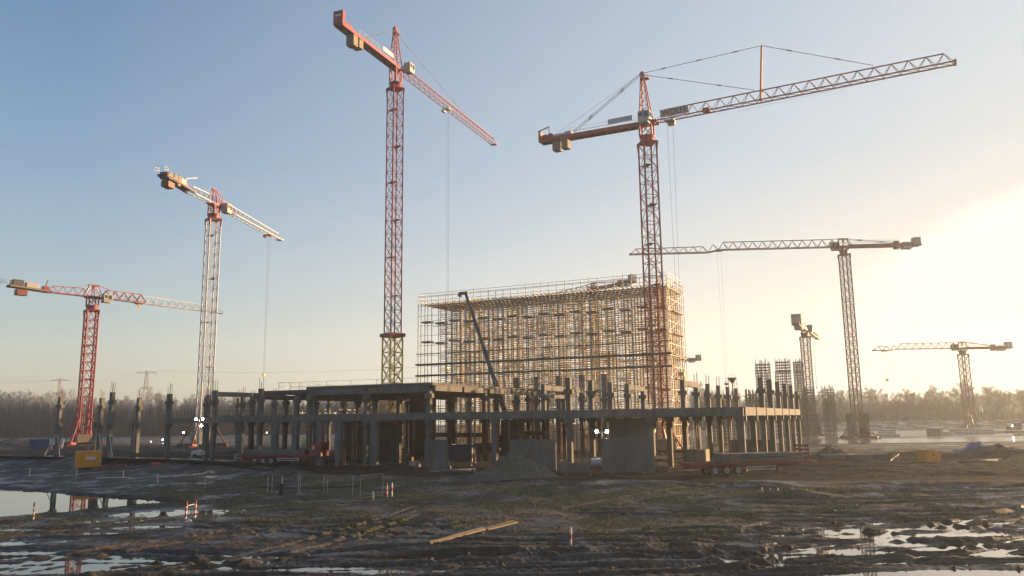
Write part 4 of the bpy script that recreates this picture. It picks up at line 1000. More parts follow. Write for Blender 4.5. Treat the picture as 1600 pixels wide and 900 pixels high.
# yellow skip
p = aty(1452, 719, 103); t = thing('waste_skip', 'yellow tapered waste skip on the mud at right', 'skip', (p.x, p.y, gz(p.x, p.y)), rad(14))
mb = MB(); ol = [(-1.1, 0), (.8, 0), (1.25, .95), (1.25, 1.05), (-.4, 1.5), (-1.1, 1.5)]
mb.prism(ol, -.8, -.74); mb.prism(ol, .74, .8); mb.span(-1.1, .8, -.739, .739, 0, .06); mb.span(-1.1, -1.04, -.739, .739, .061, 1.5); mb.bar((.8, 0, .03), (1.25, 0, 1.0), 1.47, .06); mb.build('body', M_ORANGE, t)
mb = MB(); mb.span(-.9, .7, -.7, .7, .1, .8); mb.build('rubble_fill', M_EARTH, t)
for sy in (-1, 1): mb = MB(); mb.tube((0, sy*.81, .9), (0, sy*.95, .9), .07, 8); mb.build('lug', M_STEEL, t)
def heap(name, loc, rx, ry, h, m, label, cat, seed, n=56):
    xs = np.linspace(-1, 1, n); X, Y = np.meshgrid(xs, xs); rr = np.hypot(X, Y)
    nz = fbm(X*rx+seed*9, Y*ry, 1.6, 4, seed); prof = np.clip(1-rr**1.5, 0, 1)**1.15
    Z = h*prof*(1+.55*nz) + .22*fbm(X*rx+seed, Y*ry, .5, 3, seed+3)*np.clip(prof*4, 0, 1) - .25*(rr > .97) - .06
    me = bpy.data.meshes.new(name); me.from_pydata([(a*rx, b*ry, c) for a, b, c in zip(X.ravel(), Y.ravel(), Z.ravel())], [], [(i*n+j, i*n+j+1, (i+1)*n+j+1, (i+1)*n+j) for i in range(n-1) for j in range(n-1)])
    for p_ in me.polygons: p_.use_smooth = True
    me.materials.append(m); o = bpy.data.objects.new(name, me); COL.objects.link(o); o.location = loc
    return tag(o, label, cat)
heap('sand_heap', (-.2, 86.2, -.15), 5.3, 3.9, 2.15, M_SAND, 'big grey-green sand heap in front of the wide grey panel', 'heap', 3, 90)
heap('earth_heap', (68, 116, 0), 5.5, 4, 1.5, M_EARTH, 'dark earth heap below the blue tarpaulin at right', 'heap', 4)
heap('earth_heap', (-112, 172, 1.0), 7, 5, 2.2, M_SAND, 'olive earth heap left of the blue container at far left', 'heap', 5)
heap('earth_heap', (46, 118, 0), 4, 3, 1.3, M_EARTH, 'dark earth heap left of the long low slab at right', 'heap', 6)
heap('earth_heap', (-32, 104.5, -.4), 4.2, 2.4, .9, M_SAND, 'low grey earth heap just before the left trailer', 'heap', 8)
tp = heap('blue_tarpaulin', (67.5, 119, .75), 2.2, 1.8, 1.25, M_TARP, 'crumpled blue tarpaulin draped over the earth heap at right', 'tarpaulin', 7, 30)
# long low slab with tape
p = aty(1333, 717, 107); t = thing('lying_beam', 'long low concrete beam lying on the mud with a sunlit top', 'concrete beam', (p.x, p.y, 0), rad(2)); mb = MB(); mb.span(-4.4, 4.4, -.5, .5, .1, .85); mb.build('shaft', M_CONC, t, bevel=.02)
for xx in (-3, 3): mb = MB(); mb.span(xx-.15, xx+.15, -.6, .6, -.1, .098); mb.build('bearer', M_PLANK, t)
t = thing('barrier_tape', 'red-white tape on leaning pegs at the end of the long beam', 'tape', (p.x+4.6, p.y-1.6, 0))
for k in range(3): mb = MB(); mb.bar((k*.5, k*.5, 0), (k*.5+.25, k*.5, .95), .06); mb.build('peg', M_TIMBER, t)
for k in range(8):
    mb = MB(); a0 = Vector((-.8+k*.28, -.8+k*.28, .15+.09*k)); mb.bar(a0, a0+Vector((.28, .28, .09)), .02, .1); mb.build('tape_piece', M_MRED if k % 2 else M_MWHITE, t)
# site hut
p = aty(1461, 681, 214); t = thing('site_hut', 'small tan timber hut on the wet ground before the right trees', 'hut', (p.x, p.y, 0), rad(20))
mb = MB(); mb.span(-1.5, 1.5, -1.2, 1.2, 0, 2.2); mb.build('wall', M_PLANK, t); mb = MB(); mb.prism([(-1.7, 2.2), (1.7, 2.35), (1.7, 2.5), (-1.7, 2.35)], -1.4, 1.4); mb.build('roof', M_GALV, t); mb = MB(); mb.span(-.4, .4, -1.24, -1.202, .05, 1.9); mb.build('door', M_DECK, t)
# formwork stacks
GS = 'stacks of formwork on the far right ground'
stk = thing('formwork_stack', 'flat stack of timber formwork panels on the far wet ground', 'formwork stack', (70, 212, 0), .1, GS)
for k in range(5): mb = MB(); mb.span(-2+.05*k, 2, -1.1, 1.1, .12+.3*k, .34+.3*k); mb.build('panel', M_PLANK if k % 2 else M_WHT, stk)
mb = MB(); mb.span(-1.6, -1.4, -1.1, 1.1, 0, .118); mb.span(1.4, 1.6, -1.1, 1.1, 0, .118); mb.build('bearer', M_DECK, stk)
for k in range(26):
    dup(stk, (random.uniform(64, 180), random.uniform(200, 262), gz(100, 230)), random.uniform(-.3, .3), None, (random.uniform(.6, 1.6), random.uniform(.7, 1.2), random.uniform(.4, 1.2)))
# excavator at far right
p = aty(1587, 676, 235); t = thing('excavator', 'dark tracked excavator with a lit lamp at the far right edge', 'excavator', (p.x, p.y, 0), rad(8))
for sy in (-1, 1): mb = MB(); mb.prism([(-1.9, .15), (-1.6, 0), (1.6, 0), (1.9, .15), (1.9, .6), (1.6, .8), (-1.6, .8), (-1.9, .6)], sy*1.1-.3, sy*1.1+.3); mb.build('track', M_TYRE, t)
mb = MB(); mb.span(-2, 1.2, -1.2, 1.2, .95, 2.0); mb.build('body', M_STEEL, t, bevel=.08)
mb = MB(); mb.span(-.4, 1.2, -1.2, -.2, 2.01, 3.0); cb = mb.build('cab', M_STEEL, t, bevel=.06); mb = MB(); mb.span(-.2, 1.0, -1.23, -1.2, 2.2, 2.9); mb.build('window', M_GLASS, cb)
mb = MB(); mb.bar((1.0, .3, 1.6), (3.6, .3, 4.0), .4, .5); mb.build('boom', M_STEEL, t); mb = MB(); mb.bar((3.6, .3, 4.0), (5.4, .3, 1.4), .3, .4); mb.build('arm', M_STEEL, t); mb = MB(); mb.prism([(5.0, .6), (5.8, .5), (5.9, 1.4), (5.3, 1.6)], -.2, .8); mb.build('bucket', M_STEEL, t)
mb = MB(); mb.tube((-1.9, -1.3, 2.2), (-1.9, -1.24, 2.2), .16, 10); mb.build('lamp', M_LAMP, t)

# wet concrete apron on the right
def sheet(name, pts, z, m):
    me = bpy.data.meshes.new(name); me.from_pydata([(x, y, z) for x, y in pts], [], [tuple(range(len(pts)))]); me.update(); me.materials.append(m)
    o = bpy.data.objects.new(name, me); COL.objects.link(o); return tag(o, kind='structure')
M_APRON = mat('wet_apron', (.13, .125, .12), .16, 0, .4, .15)
sheet('wet_pavement', [(56, 168), (150, 168), (190, 200), (190, 214), (60, 196)], .12, M_APRON)
M_FROST = mat('pale_gravel', (.22, .225, .23), .7, 0, .35, .12, (.1, .09, .08), .6)
sheet('gravel_yard', [(60, 199), (190, 217), (210, 290), (70, 290)], .11, M_FROST)
# wet strips of the haul road at left
M_WETROAD = mat('wet_haul_road', (.10, .10, .10), .12, 0, .5, .2)
for (pts_) in ([(-100, 8.8), (-78, 8.5)], [(-74, -9.5), (-52, -8.2)]): pass
def strip(u0, v0, u1, v1, wv, z, nm='road'):
    P0 = atz(u0, v0, z); P1 = atz(u1, v1, z); dv = Vector((0, 1.3*wv, 0)); n = 30; vs = []; fs = []
    for k in range(n+1):
        c = P0.lerp(P1, k/n); a = 1.0 if 0 < k < n else .1; j = .25*random.uniform(-1, 1)
        vs += [(c.x, c.y-dv.y*a+j, z), (c.x, c.y+dv.y*a+.25*random.uniform(-1, 1), z)]
    fs = [(2*k, 2*k+2, 2*k+3, 2*k+1) for k in range(n)]
    me = bpy.data.meshes.new(nm); me.from_pydata(vs, [], fs); me.update(); me.materials.append(bpy.data.materials['still_water']); o = bpy.data.objects.new(nm, me); COL.objects.link(o); tag(o, kind='structure')
strip(-40, 711, 102, 713, 1.3, 1.2, 'water'); strip(158, 714, 330, 718, 1.3, 1.2, 'water'); strip(330, 718.5, 405, 722, 1.0, 1.02, 'water')

# ------------------------------------------------------------------ markers in the foreground
def marker(u, v, h, label, cols, r=.055, point=True, group='marker posts standing in the mud'):
    p = gnd(u, v); t = thing('marker_post', label, 'marker post', (p.x, p.y, p.z), random.uniform(0, 6), group)
    n = len(cols); t.rotation_euler = (random.uniform(-.03, .03), random.uniform(-.03, .03), 0)
    for k, c in enumerate(cols):
        mb = MB(); mb.tube((0, 0, h*k/n-(.3 if k == 0 else 0)), (0, 0, h*(k+1)/n), r, 10); mb.build('band', c, t)
    if point: mb = MB(); mb.tube((0, 0, h), (0, 0, h+.16), r, 10, .01); mb.build('tip', cols[-1], t)
    return t
RW = [M_MWHITE, M_MRED, M_MWHITE, M_MRED, M_MWHITE, M_MRED]
marker(52, 812, 1.15, 'red-white marker post on the near bank of the pond', RW)
a_ = marker(290, 812, 1.2, 'left red-white post of the pair joined by a crossbar', RW, .075); b_ = marker(304, 810, 1.2, 'right red-white post of the pair joined by a crossbar', RW, .075)
pa, pb = a_.location, b_.location; t = thing('crossbar', 'thin pale lath tied across the pair of red-white posts', 'lath', pa); mb = MB(); mb.bar((0, 0, .98), (pb.x-pa.x, pb.y-pa.y, 1.04), .05); mb.build('lath', M_MWHITE, t); mb = MB(); mb.box((0, 0, .98), (.18, .18, .05)); mb.build('tie', M_MRED, t)
p = gnd(297, 813); tag(heap('white_stone', (p.x, p.y-.2, p.z), .35, .3, .22, M_MWHITE, 'pale stone lying between the pair of red-white posts', 'stone', 2, 12))
for u_, v_, h_, lb in [(46, 746, 1.1, 'leftmost plain white marker post beyond the pond'), (119, 748, 1.15, 'white marker post right below the orange container'), (192, 751, 1.1, 'white marker post with red foot above the lying white pole'), (246, 757, 1.1, 'white marker post above the right tip of the pond'), (320, 763, 1.1, 'red-white marker post on the bank right of the pond')]:
    marker(u_, v_, h_, lb, [M_MRED, M_MWHITE, M_MWHITE] if 'red' in lb and 'foot' in lb else (RW if 'red-white' in lb else [M_MWHITE, M_MWHITE]), .06)
marker(605, 779, 1.25, 'left post of the red-white pair beside the lath frame', RW, .07); marker(612, 779, 1.25, 'right post of the white pair beside the lath frame', [M_MWHITE, M_MWHITE, M_MRED, M_MWHITE], .07)
marker(892, 857, 1.0, 'orange-white marker post standing in the near mud, centre', [M_TIMBER, M_MWHITE, M_MRED, M_MWHITE], .06)
for u_, v_, lb in [(1191, 770, 'leftmost short peg in the grass below the right trailer'), (1204, 771, 'second short peg in the grass below the right trailer'), (1216, 771, 'third short peg in the grass below the right trailer'), (1238, 771, 'fourth short peg in the grass below the right trailer')]: marker(u_, v_, .45, lb, [M_TIMBER, M_MWHITE], .05, False)
p = gnd(440, 775); t = thing('black_drum', 'black drum with a white marker post stuck in it', 'drum', p); mb = MB(); mb.tube((0, 0, -.1), (0, 0, 1.15), .26, 16); mb.build('barrel', M_BLACK, t, bevel=.03); mb = MB(); mb.tube((0, 0, 1.15), (.03, 0, 1.75), .055, 8); mb.build('post', M_MWHITE, t)
for k, (u_, v_, h_) in enumerate([(418, 772, 1.75), (424.5, 771, 1.6), (466, 771, 1.9), (468.5, 772, 1.7), (505, 773, 1.8), (511, 774, 1.5), (551, 775, 1.9)]):
    p = gnd(u_, v_); t = thing('thin_stake', ('thin bare stake left of the black drum, taller of two', 'thin bare stake left of the black drum, shorter of two', 'tall thin stake of the close pair right of the black drum', 'shorter thin stake of the close pair right of the black drum', 'thin stake midway between drum and lath frame, taller', 'thin stake midway between drum and lath frame, shorter', 'tall thin stake just left of the lath frame')[k], 'stake', p, 0, 'thin stakes near the lath frame')
    mb = MB(); mb.bar((0, 0, -.2), (random.uniform(-.05, .05), 0, h_), .04); mb.build('rod', M_GALV, t); mb = MB(); mb.box((0, 0, h_*.8), (.07, .07, .12)); mb.build('clip', M_MWHITE, t)
# lath frame
pa = gnd(563, 781); pb = gnd(598, 777); t = thing('lath_frame', 'open rectangular frame of pale timber laths standing in the mud', 'frame', pa); D = pb-pa
mb = MB(); mb.bar((0, 0, -.2), (0, 0, 2.15), .06); mb.build('post', M_TIMBER, t); mb = MB(); mb.bar((D.x, D.y, -.2), (D.x, D.y, 2.15), .06); mb.build('post', M_TIMBER, t)
mb = MB(); mb.bar((0, 0, 2.1), (D.x, D.y, 2.15), .055); mb.build('top_rail', M_TIMBER, t); mb = MB(); mb.bar((0, 0, .12), (D.x, D.y, .3), .05); mb.build('bottom_rail', M_TIMBER, t)
p = gnd(583, 782); t = thing('marker_board', 'short pale board standing upright inside the lath frame', 'board', p); mb = MB(); mb.span(-.07, .07, -.02, .02, -.2, .8); mb.build('board', M_MWHITE, t); mb = MB(); mb.bar((0, .03, -.2), (0, .03, .5), .04); mb.build('stake', M_TIMBER, t)
# golden light streak on the near mud, built as two pale tapered boards
def streak(p0, p1, w0, w1, label):
    a = atz(*p0, -.98); b_ = atz(*p1, -.98); d = b_-a; t = thing('timber_and_light_streak', label, 'streak', (a.x, a.y, -.93), math.atan2(d.y, d.x), 'boards painted as a light streak on the near mud'); L_ = d.length
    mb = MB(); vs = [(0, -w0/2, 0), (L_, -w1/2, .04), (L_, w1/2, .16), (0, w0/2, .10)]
    mb.add([Vector(q) for q in vs]+[Vector(q)+Vector((0, 0, .06)) for q in vs], MB.BOXF); mb.build('board', M_STREAK, t)
    for f in (.12, .88): mb = MB(); mb.span(L_*f-.06, L_*f+.06, -.35, .3, -.12, .0); mb.build('streak_batten', M_DECK, t)
M_STREAK = mat('light_streak_tan', (.12, .083, .045), .75, 0, .3, 2.5, (.2, .13, .07), .5, .2, (.3, 2, 2))
streak((672, 852), (757, 830), .12, .24, 'narrow pale painted-light plank on the near mud, left of the end-to-end pair')
streak((760, 829.5), (806, 819), .26, .38, 'wider pale painted-light plank on the near mud, right of the end-to-end pair')
# site clutter
def lay(name, label, cat, u, v, d, rz=0):
    p = aty(u, v, d); return thing(name, label, cat, (p.x, p.y, gz(p.x, p.y)), rz)
def bundle(label, u, v, d, rz, L_, n=14):
    t = lay('rebar_bundle', label, 'rebar bundle', u, v, d, rz); mb = MB()
    for k in range(n): yy = (k % 5)*.11-.22; zz = .18+.09*(k//5); mb.bar((-L_/2+random.uniform(-.3, .3), yy, zz), (L_/2+random.uniform(-.3, .3), yy+random.uniform(-.05, .05), zz), .06)
    mb.build('rods', M_REBAR, t)
    for f in (-.3, .3): mb = MB(); mb.span(L_*f-.06, L_*f+.06, -.4, .4, 0, .14); mb.build('bearer', M_PLANK, t)
M_WRAP = mat('dusty_wrap', (.22, .21, .20), .5, 0, .25, 3)
bundle('long rusty bundle of reinforcing rods lying right of the trailer', 1290, 726, 98, .1, 8); bundle('short rusty bundle of reinforcing rods in front of the low kerb wall', 905, 738, 88, -.3, 4.5); bundle('rusty bundle of reinforcing rods before the wide front piers', 590, 725, 106, -.45, 6)
def pallets(label, u, v, d, rz, n, top=None):
    t = lay('pallet_stack', label, 'pallets', u, v, d, rz); z = 0
    for k in range(n):
        mb = MB()
        for q in range(5): mb.span(-.6, .6, -.5+q*.22, -.5+q*.22+.13, z+.12, z+.145)
        for q in (-.5, 0, .5): mb.span(q-.05, q+.05, -.5, .5, z, z+.118)
        mb.build('pallet', M_PLANK, t); z += .15
    if top: mb = MB(); mb.span(-.55, .55, -.45, .5, z, z+.75); mb.build('wrapped_load', top, t, bevel=.06)
pallets('pallet with grey wrapped blocks before the left trailer end', 372, 716, 118, .2, 1, M_WRAP); pallets('tall stack of empty pallets under the corner of the upper slab', 640, 722, 112, -.3, 7); pallets('pallet with a grey wrapped load left of the small square panel', 648, 728, 103, -.5, 1, M_WRAP); pallets('low stack of pallets right of the rightmost wide panel', 1036, 731, 92, .1, 4); pallets('pallet with pale wrapped blocks far right beyond the skip', 1500, 706, 118, .3, 1, M_BALL)
for lb, u_, v_, d_, L_ in (('grey drain pipe lying on the road edge left of the sand heap', 706, 738, 94, 5), ('two-tone drain pipe lying on the ground right of the yellow skip', 1530, 724, 100, 6)):
    t = lay('drain_pipe', lb, 'pipe', u_, v_, d_, random.uniform(-.3, .3)); mb = MB(); mb.tube((-L_/2, 0, .2), (L_/2, 0, .2), .2, 14); mb.build('tube', M_CONC, t, True); mb = MB(); mb.tube((L_/2-.02, 0, .2), (L_/2+.25, 0, .2), .26, 14); mb.build('socket', M_WHT, t)
# lying pole, hose, red roll
p = gnd(177, 748); t = thing('lying_pole', 'long white pole lying flat on the mud beyond the pond', 'pole', (p.x, p.y, p.z+.1), rad(8)); mb = MB(); mb.tube((-2, 0, 0), (2, 0, .02), .07, 8); mb.build('tube', M_MWHITE, t); mb = MB(); mb.tube((2, 0, .02), (2.25, 0, .02), .085, 8); mb.build('socket', M_MRED, t)
p = gnd(244, 731); t = thing('red_mesh_roll', 'crumpled red plastic mesh roll on the mud', 'mesh roll', (p.x, p.y, p.z), rad(20)); mb = MB(); mb.tube((-.7, 0, .35), (.55, .2, .45), .38, 12, .3); mb.build('roll', M_MRED, t, bevel=.1); mb = MB(); mb.tube((.55, .2, .4), (.95, .1, .2), .22, 10, .1); mb.build('tail', M_MRED, t)
def hose(pts, r, m, name, label, cat):
    t = thing(name, label, cat, pts[0]); mb = MB(); o = Vector(pts[0])
    P = [Vector(q)-o for q in pts]
    for a, b in zip(P[:-1], P[1:]): mb.tube(a, b, r, 6)
    mb.build('tube', m, t, True); mb = MB(); mb.tube(P[-1], P[-1]+Vector((.25, 0, 0)), r*1.4, 8); mb.build('coupling', M_STEEL, t)
hp = [gnd(155+k*7, 731+1.2*math.sin(k*.9)) for k in range(10)]; hose([q+Vector((0, 0, .12)) for q in hp], .12, M_MRED, 'red_hose', 'red hose lying on the mud right of the orange container', 'hose')
hp = [gnd(395+k*24, 763+2.5*math.sin(k*.6)+.3*k) for k in range(8)]; hose([q+Vector((0, 0, .22)) for q in hp], .08, M_BLACK, 'black_hose', 'black hose lying along the mud behind the black drum', 'hose')
hp = [gnd(660+k*30, 759-1.0*k+1.5*math.sin(k*.8)) for k in range(10)]; hose([q+Vector((0, 0, .2)) for q in hp], .08, M_BLACK, 'black_hose', 'black hose lying below the sand heap', 'hose')

# grass tufts
def tufts():
    x, y, h, g = GD; idx = np.where((g > .35) & (h > WATER+.05) & (y > 26) & (np.abs(x) < 60))[0]
    pr_ = np.clip((45/np.hypot(x[idx], y[idx]))**-2, 0, 6); pr_ = pr_/pr_.sum()
    pick = rng.choice(idx, 16000, p=pr_); vs = []; fs = []
    for i in pick:
        c = Vector((x[i]+random.uniform(-.2, .2), y[i]+random.uniform(-.2, .2), h[i]-.03)); n = 3
        for k in range(n):
            a = random.uniform(0, 6.28); w_ = random.uniform(.012, .03); hh = random.uniform(.06, .2); l = random.uniform(.02, .12)
            dx, dy = math.cos(a), math.sin(a); o = len(vs)
            vs += [(c.x-dy*w_, c.y+dx*w_, c.z), (c.x+dy*w_, c.y-dx*w_, c.z), (c.x+dx*l, c.y+dy*l, c.z+hh)]; fs.append((o, o+1, o+2))
    me = bpy.data.meshes.new('grass'); me.from_pydata(vs, [], fs); me.materials.append(mat('winter_grass', (.060, .062, .022), .9, 0, .5, .6, (.11, .09, .04), .5)); o = bpy.data.objects.new('grass', me); COL.objects.link(o); tag(o, kind='stuff')
tufts()
# mud clods
def clods():
    x, y, h, g = GD; idx = np.where((h > WATER+.02) & (y > 26) & (y < 80) & (np.abs(x) < 60) & (edge_y(x)-y > 2))[0]
    pick = rng.choice(idx, 5500); vs = []; fs = []
    for i in pick:
        s_ = random.uniform(.03, .09)*(2.2 if random.random() < .06 else 1); c = (x[i], y[i], h[i]+s_*.2); o = len(vs)
        for d in ((1,0,0),(-1,0,0),(0,1,0),(0,-1,0),(0,0,1),(0,0,-1)):
            vs.append(tuple(c[q]+d[q]*s_*random.uniform(.6, 1.3)*(.7 if q == 2 else 1) for q in range(3)))
        fs += [tuple(o+q for q in f) for f in ((0,2,4),(2,1,4),(1,3,4),(3,0,4),(2,0,5),(1,2,5),(3,1,5),(0,3,5))]
    me = bpy.data.meshes.new('mud_clods'); me.from_pydata(vs, [], fs); me.materials.append(M_EARTH); o = bpy.data.objects.new('mud_clods', me); COL.objects.link(o); tag(o, kind='stuff')
clods()

# ------------------------------------------------------------------ trees
def tree_meshes(seed, H, spread, trunk_r, first, nb, droop=.15):
    R_ = random.Random(seed); T = MB(); Cn = MB()
    pts = [Vector((0, 0, -.3))]; n = 8
    for k in range(1, n+1):
        pts.append(Vector((R_.uniform(-.16, .16)*k*.5, R_.uniform(-.16, .16)*k*.5, H*.93*k/n)))
    rad_at = lambda f: trunk_r*(1-f)**.8+.03
    for k in range(n): T.tri(pts[k], pts[k+1], rad_at(k/n), rad_at((k+1)/n))
    def at(f):
        f = min(.999, f)*n; i = int(f); return pts[i].lerp(pts[i+1], f-i)
    def branch(p, d, L, r, lev):
        seg = 3; q = p
        for s in range(seg):
            d2 = (d+Vector((R_.uniform(-.22, .22), R_.uniform(-.22, .22), R_.uniform(-.05, .22)))).normalized()
            e = q+d2*L/seg; Cn.tri(q, e, max(.022, r*(1-s/seg*.6)), max(.018, r*(1-(s+1)/seg*.7)))
            if lev < 3:
                for _ in range((3, 2, 2)[lev] if s or lev else 1):
                    a = d2.orthogonal(); a.rotate(Matrix.Rotation(R_.uniform(0, 6.28), 3, d2)); nd = (d2*.75+a*R_.uniform(.45, .9)+Vector((0, 0, .15))).normalized()
                    branch(e if R_.random() < .6 else q.lerp(e, .5), nd, L*R_.uniform(.42, .62), r*.5, lev+1)
            q = e; d = d2
    for k in range(nb):
        f = first+(1-first)*(k/nb)**.9; a = k*2.4+R_.uniform(-.5, .5); env = (1-((f-first)/(1-first))**1.6*.75)*(.5+.5*min(1, (f-first)*5+.3))
        d = Vector((math.cos(a), math.sin(a), R_.uniform(.5, 1.3))).normalized(); branch(at(f), d, spread*env*R_.uniform(.7, 1.15), rad_at(f)*.55+.02, 1 if nb > 20 else 0)
    return T, Cn
def tree_kind(name, seed, H, spread, tr_, first, nb, mt, mc_, label, group):
    T, Cn = tree_meshes(seed, H, spread, tr_, first, nb); t = thing(name, label, 'tree', (0, 0, 0), 0, group)
    T.build('trunk', mt, t); Cn.build('crown', mc_, t); return t
LG = 'bare trees of the wood on the left'; RG = 'bare trees along the right skyline'
LT = [tree_kind('bare_tree', 30+k, 18+k*.6, 4.2, .26, .28, 26, M_BIRCH, M_TWIG, 'slender bare pale-trunked tree in the far wood on the left', LG) for k in range(5)]
RT = [tree_kind('bare_tree', 60+k, 16+k*1.1, 6.5, .34, .2, 13, M_BARK, M_TWIG_B, 'bare round-crowned tree in the misty row on the right', RG) for k in range(5)]
usedL = [0]*5; n_l = 0
for r_i, (yy, st) in enumerate(((372, 2.9), (380, 3.1), (392, 3.0))):
    xx = -275+r_i*1.3
    while xx < -48:
        k = random.randrange(5); s_ = random.uniform(.82, 1.12)*(1.06 if xx < -220 else 1)*(.9+.14*float(vnoise(np.array(xx*.05), np.array(1.0), 3)+.5))
        loc = (xx+random.uniform(-1, 1), yy+random.uniform(-3, 3), 0)
        if usedL[k] == 0: o = LT[k]; o.location = loc; o.rotation_euler.z = random.uniform(0, 6); o.scale = (s_, s_, s_); usedL[k] = 1
        else: dup(LT[k], loc, random.uniform(0, 6), None, (s_, s_, s_*random.uniform(.95, 1.08)))
        n_l += 1; xx += st*random.uniform(.75, 1.3)
usedR = [0]*5
for r_i, (yy, st) in enumerate(((378, 6.0), (396, 5.5), (420, 6.5))):
    xx = 86+r_i*2
    while xx < 330:
        k = random.randrange(5); nz_ = float(vnoise(np.array(xx*.035+r_i), np.array(2.0), 5)); s_ = random.uniform(.7, 1.0)*(1+.45*nz_)*(1.0 if xx < 250 else 1.22)
        loc = (xx+random.uniform(-2, 2), yy+random.uniform(-5, 5), 0)
        if usedR[k] == 0: o = RT[k]; o.location = loc; o.rotation_euler.z = random.uniform(0, 6); o.scale = (s_, s_, s_); usedR[k] = 1
        else: dup(RT[k], loc, random.uniform(0, 6), None, (s_*random.uniform(.9, 1.15), s_, s_))
        xx += st*random.uniform(.6, 1.4)
# brushwood bands
def brush(name, x0, x1, y0, y1, hfun, n, m):
    vs = []; fs = []
    for _ in range(n):
        x = random.uniform(x0, x1); y = random.uniform(y0, y1); h = hfun(x, y)*random.uniform(.55, 1.1)
        z0 = gz(x, y)
        for k in range(3):
            a = random.uniform(0, 6.28); l = random.uniform(.1, .9); w_ = random.uniform(.08, .22); o = len(vs); dx, dy = math.cos(a), math.sin(a)
            vs += [(x-dy*w_, y+dx*w_, z0), (x+dy*w_, y-dx*w_, z0), (x+dx*l+dy*w_*.3, y+dy*l, z0+h), (x+dx*l*1.2, y+dy*l*1.2, z0+h*1.15)]; fs.append((o, o+1, o+2, o+3))
    me = bpy.data.meshes.new(name); me.from_pydata(vs, [], fs); me.materials.append(m); o = bpy.data.objects.new(name, me); COL.objects.link(o); tag(o, kind='stuff')
brush('undergrowth', -285, -40, 330, 362, lambda x, y: 7.2+1.0*math.sin(x*.05)+.02*(y-330)*10, 9000, M_BRUSH)
brush('undergrowth', 70, 330, 352, 372, lambda x, y: 3.5+math.sin(x*.07), 4500, M_BRUSH)
brush('undergrowth', 84, 330, 398, 440, lambda x, y: 8.5+2*math.sin(x*.04), 5000, M_BRUSH)

# ------------------------------------------------------------------ pylons
def pylon(u, vt, d, label):
    p = aty(u, 660, d); top = aty(u, vt, d).z; t = thing('power_pylon', label, 'pylon', (p.x, p.y, 0), rad(10), 'power pylons beyond the wood'); H = top
    mb = MB()
    for k in range(9):
        z0, z1 = H*k/9, H*(k+1)/9; w0 = 3.2*(1-k/9*.8); w1 = 3.2*(1-(k+1)/9*.8)
        for i in range(4):
            s0 = ((-1,-1),(1,-1),(1,1),(-1,1))[i]; s1 = ((-1,-1),(1,-1),(1,1),(-1,1))[(i+1) % 4]
            mb.bar((s0[0]*w0, s0[1]*w0, z0), (s0[0]*w1, s0[1]*w1, z1), .3); mb.bar((s0[0]*w0, s0[1]*w0, z0), (s1[0]*w1, s1[1]*w1, z1), .15); mb.bar((s1[0]*w0, s1[1]*w0, z0), (s0[0]*w1, s0[1]*w1, z1), .15)
    mb.build('lattice', M_GALV, t)
    for zz, L in ((H*.97, H*.17), (H*.72, H*.11)):
        mb = MB(); mb.bar((-L, 0, zz), (L, 0, zz), .35); mb.bar((-L, 0, zz), (0, 0, zz+1.4), .2); mb.bar((L, 0, zz), (0, 0, zz+1.4), .2)
        for sx in (-1, -.55, .55, 1): mb.bar((sx*L, 0, zz), (sx*L, 0, zz-2.5), .15)
        mb.build('crossarm', M_GALV, t)
    return t
py1 = pylon(225, 580, 600, 'nearer lattice power pylon above the wood, between the red and white cranes'); py2 = pylon(89, 592, 640, 'farther small power pylon left of the red crane mast')
t = thing('power_lines', 'thin power lines strung between the distant pylons', 'power lines', (0, 0, 0))
for zo in (-.02, -.40):
    for off in (-6, 6):
        mb = MB(); P = [aty(-420, 583, 560), py2.location+Vector((off, 0, 42*(1+zo))), py1.location+Vector((off, 0, 46*(1+zo))), Vector((40, 520, 48*(1+zo)))]
        for a, b in zip(P[:-1], P[1:]):
            pv = a
            for k in range(1, 13):
                f = k/12; q = a.lerp(b, f)+Vector((0, 0, -22*f*(1-f))); mb.bar(pv, q, .05); pv = q
        mb.build('line', M_ROPE, t)

# ------------------------------------------------------------------ haze
HAZE = .00036
me = bpy.data.meshes.new('haze'); hb = MB(); hb.span(-875, 875, -875, 875, -4, 92); me = hb.mesh('haze'); hz = bpy.data.objects.new('haze', me); COL.objects.link(hz); tag(hz, kind='stuff')
m = bpy.data.materials.new('haze'); m.use_nodes = True; nt = m.node_tree; nt.nodes.remove(nt.nodes['Principled BSDF']); pv = nt.nodes.new('ShaderNodeVolumePrincipled')
pv.inputs['Color'].default_value = (.86, .93, 1.0, 1); pv.inputs['Density'].default_value = HAZE; pv.inputs['Anisotropy'].default_value = .48
nt.links.new(pv.outputs['Volume'], nt.nodes['Material Output'].inputs['Volume']); me.materials.append(m)

# ------------------------------------------------------------------ sky and sun
EXPO = 1.78
SUN_AZ, SUN_EL = 62.0, 4.8
w = bpy.data.worlds.new('World'); sc.world = w; w.use_nodes = True; nt = w.node_tree; N, L = nt.nodes, nt.links
bg = N['Background']; sky = N.new('ShaderNodeTexSky'); sky.sky_type = 'NISHITA'; sky.sun_disc = False
sky.sun_elevation = rad(SUN_EL); sky.sun_rotation = rad(SUN_AZ); sky.altitude = 0; sky.air_density = 1.0; sky.dust_density = 1.5; sky.ozone_density = 3.0
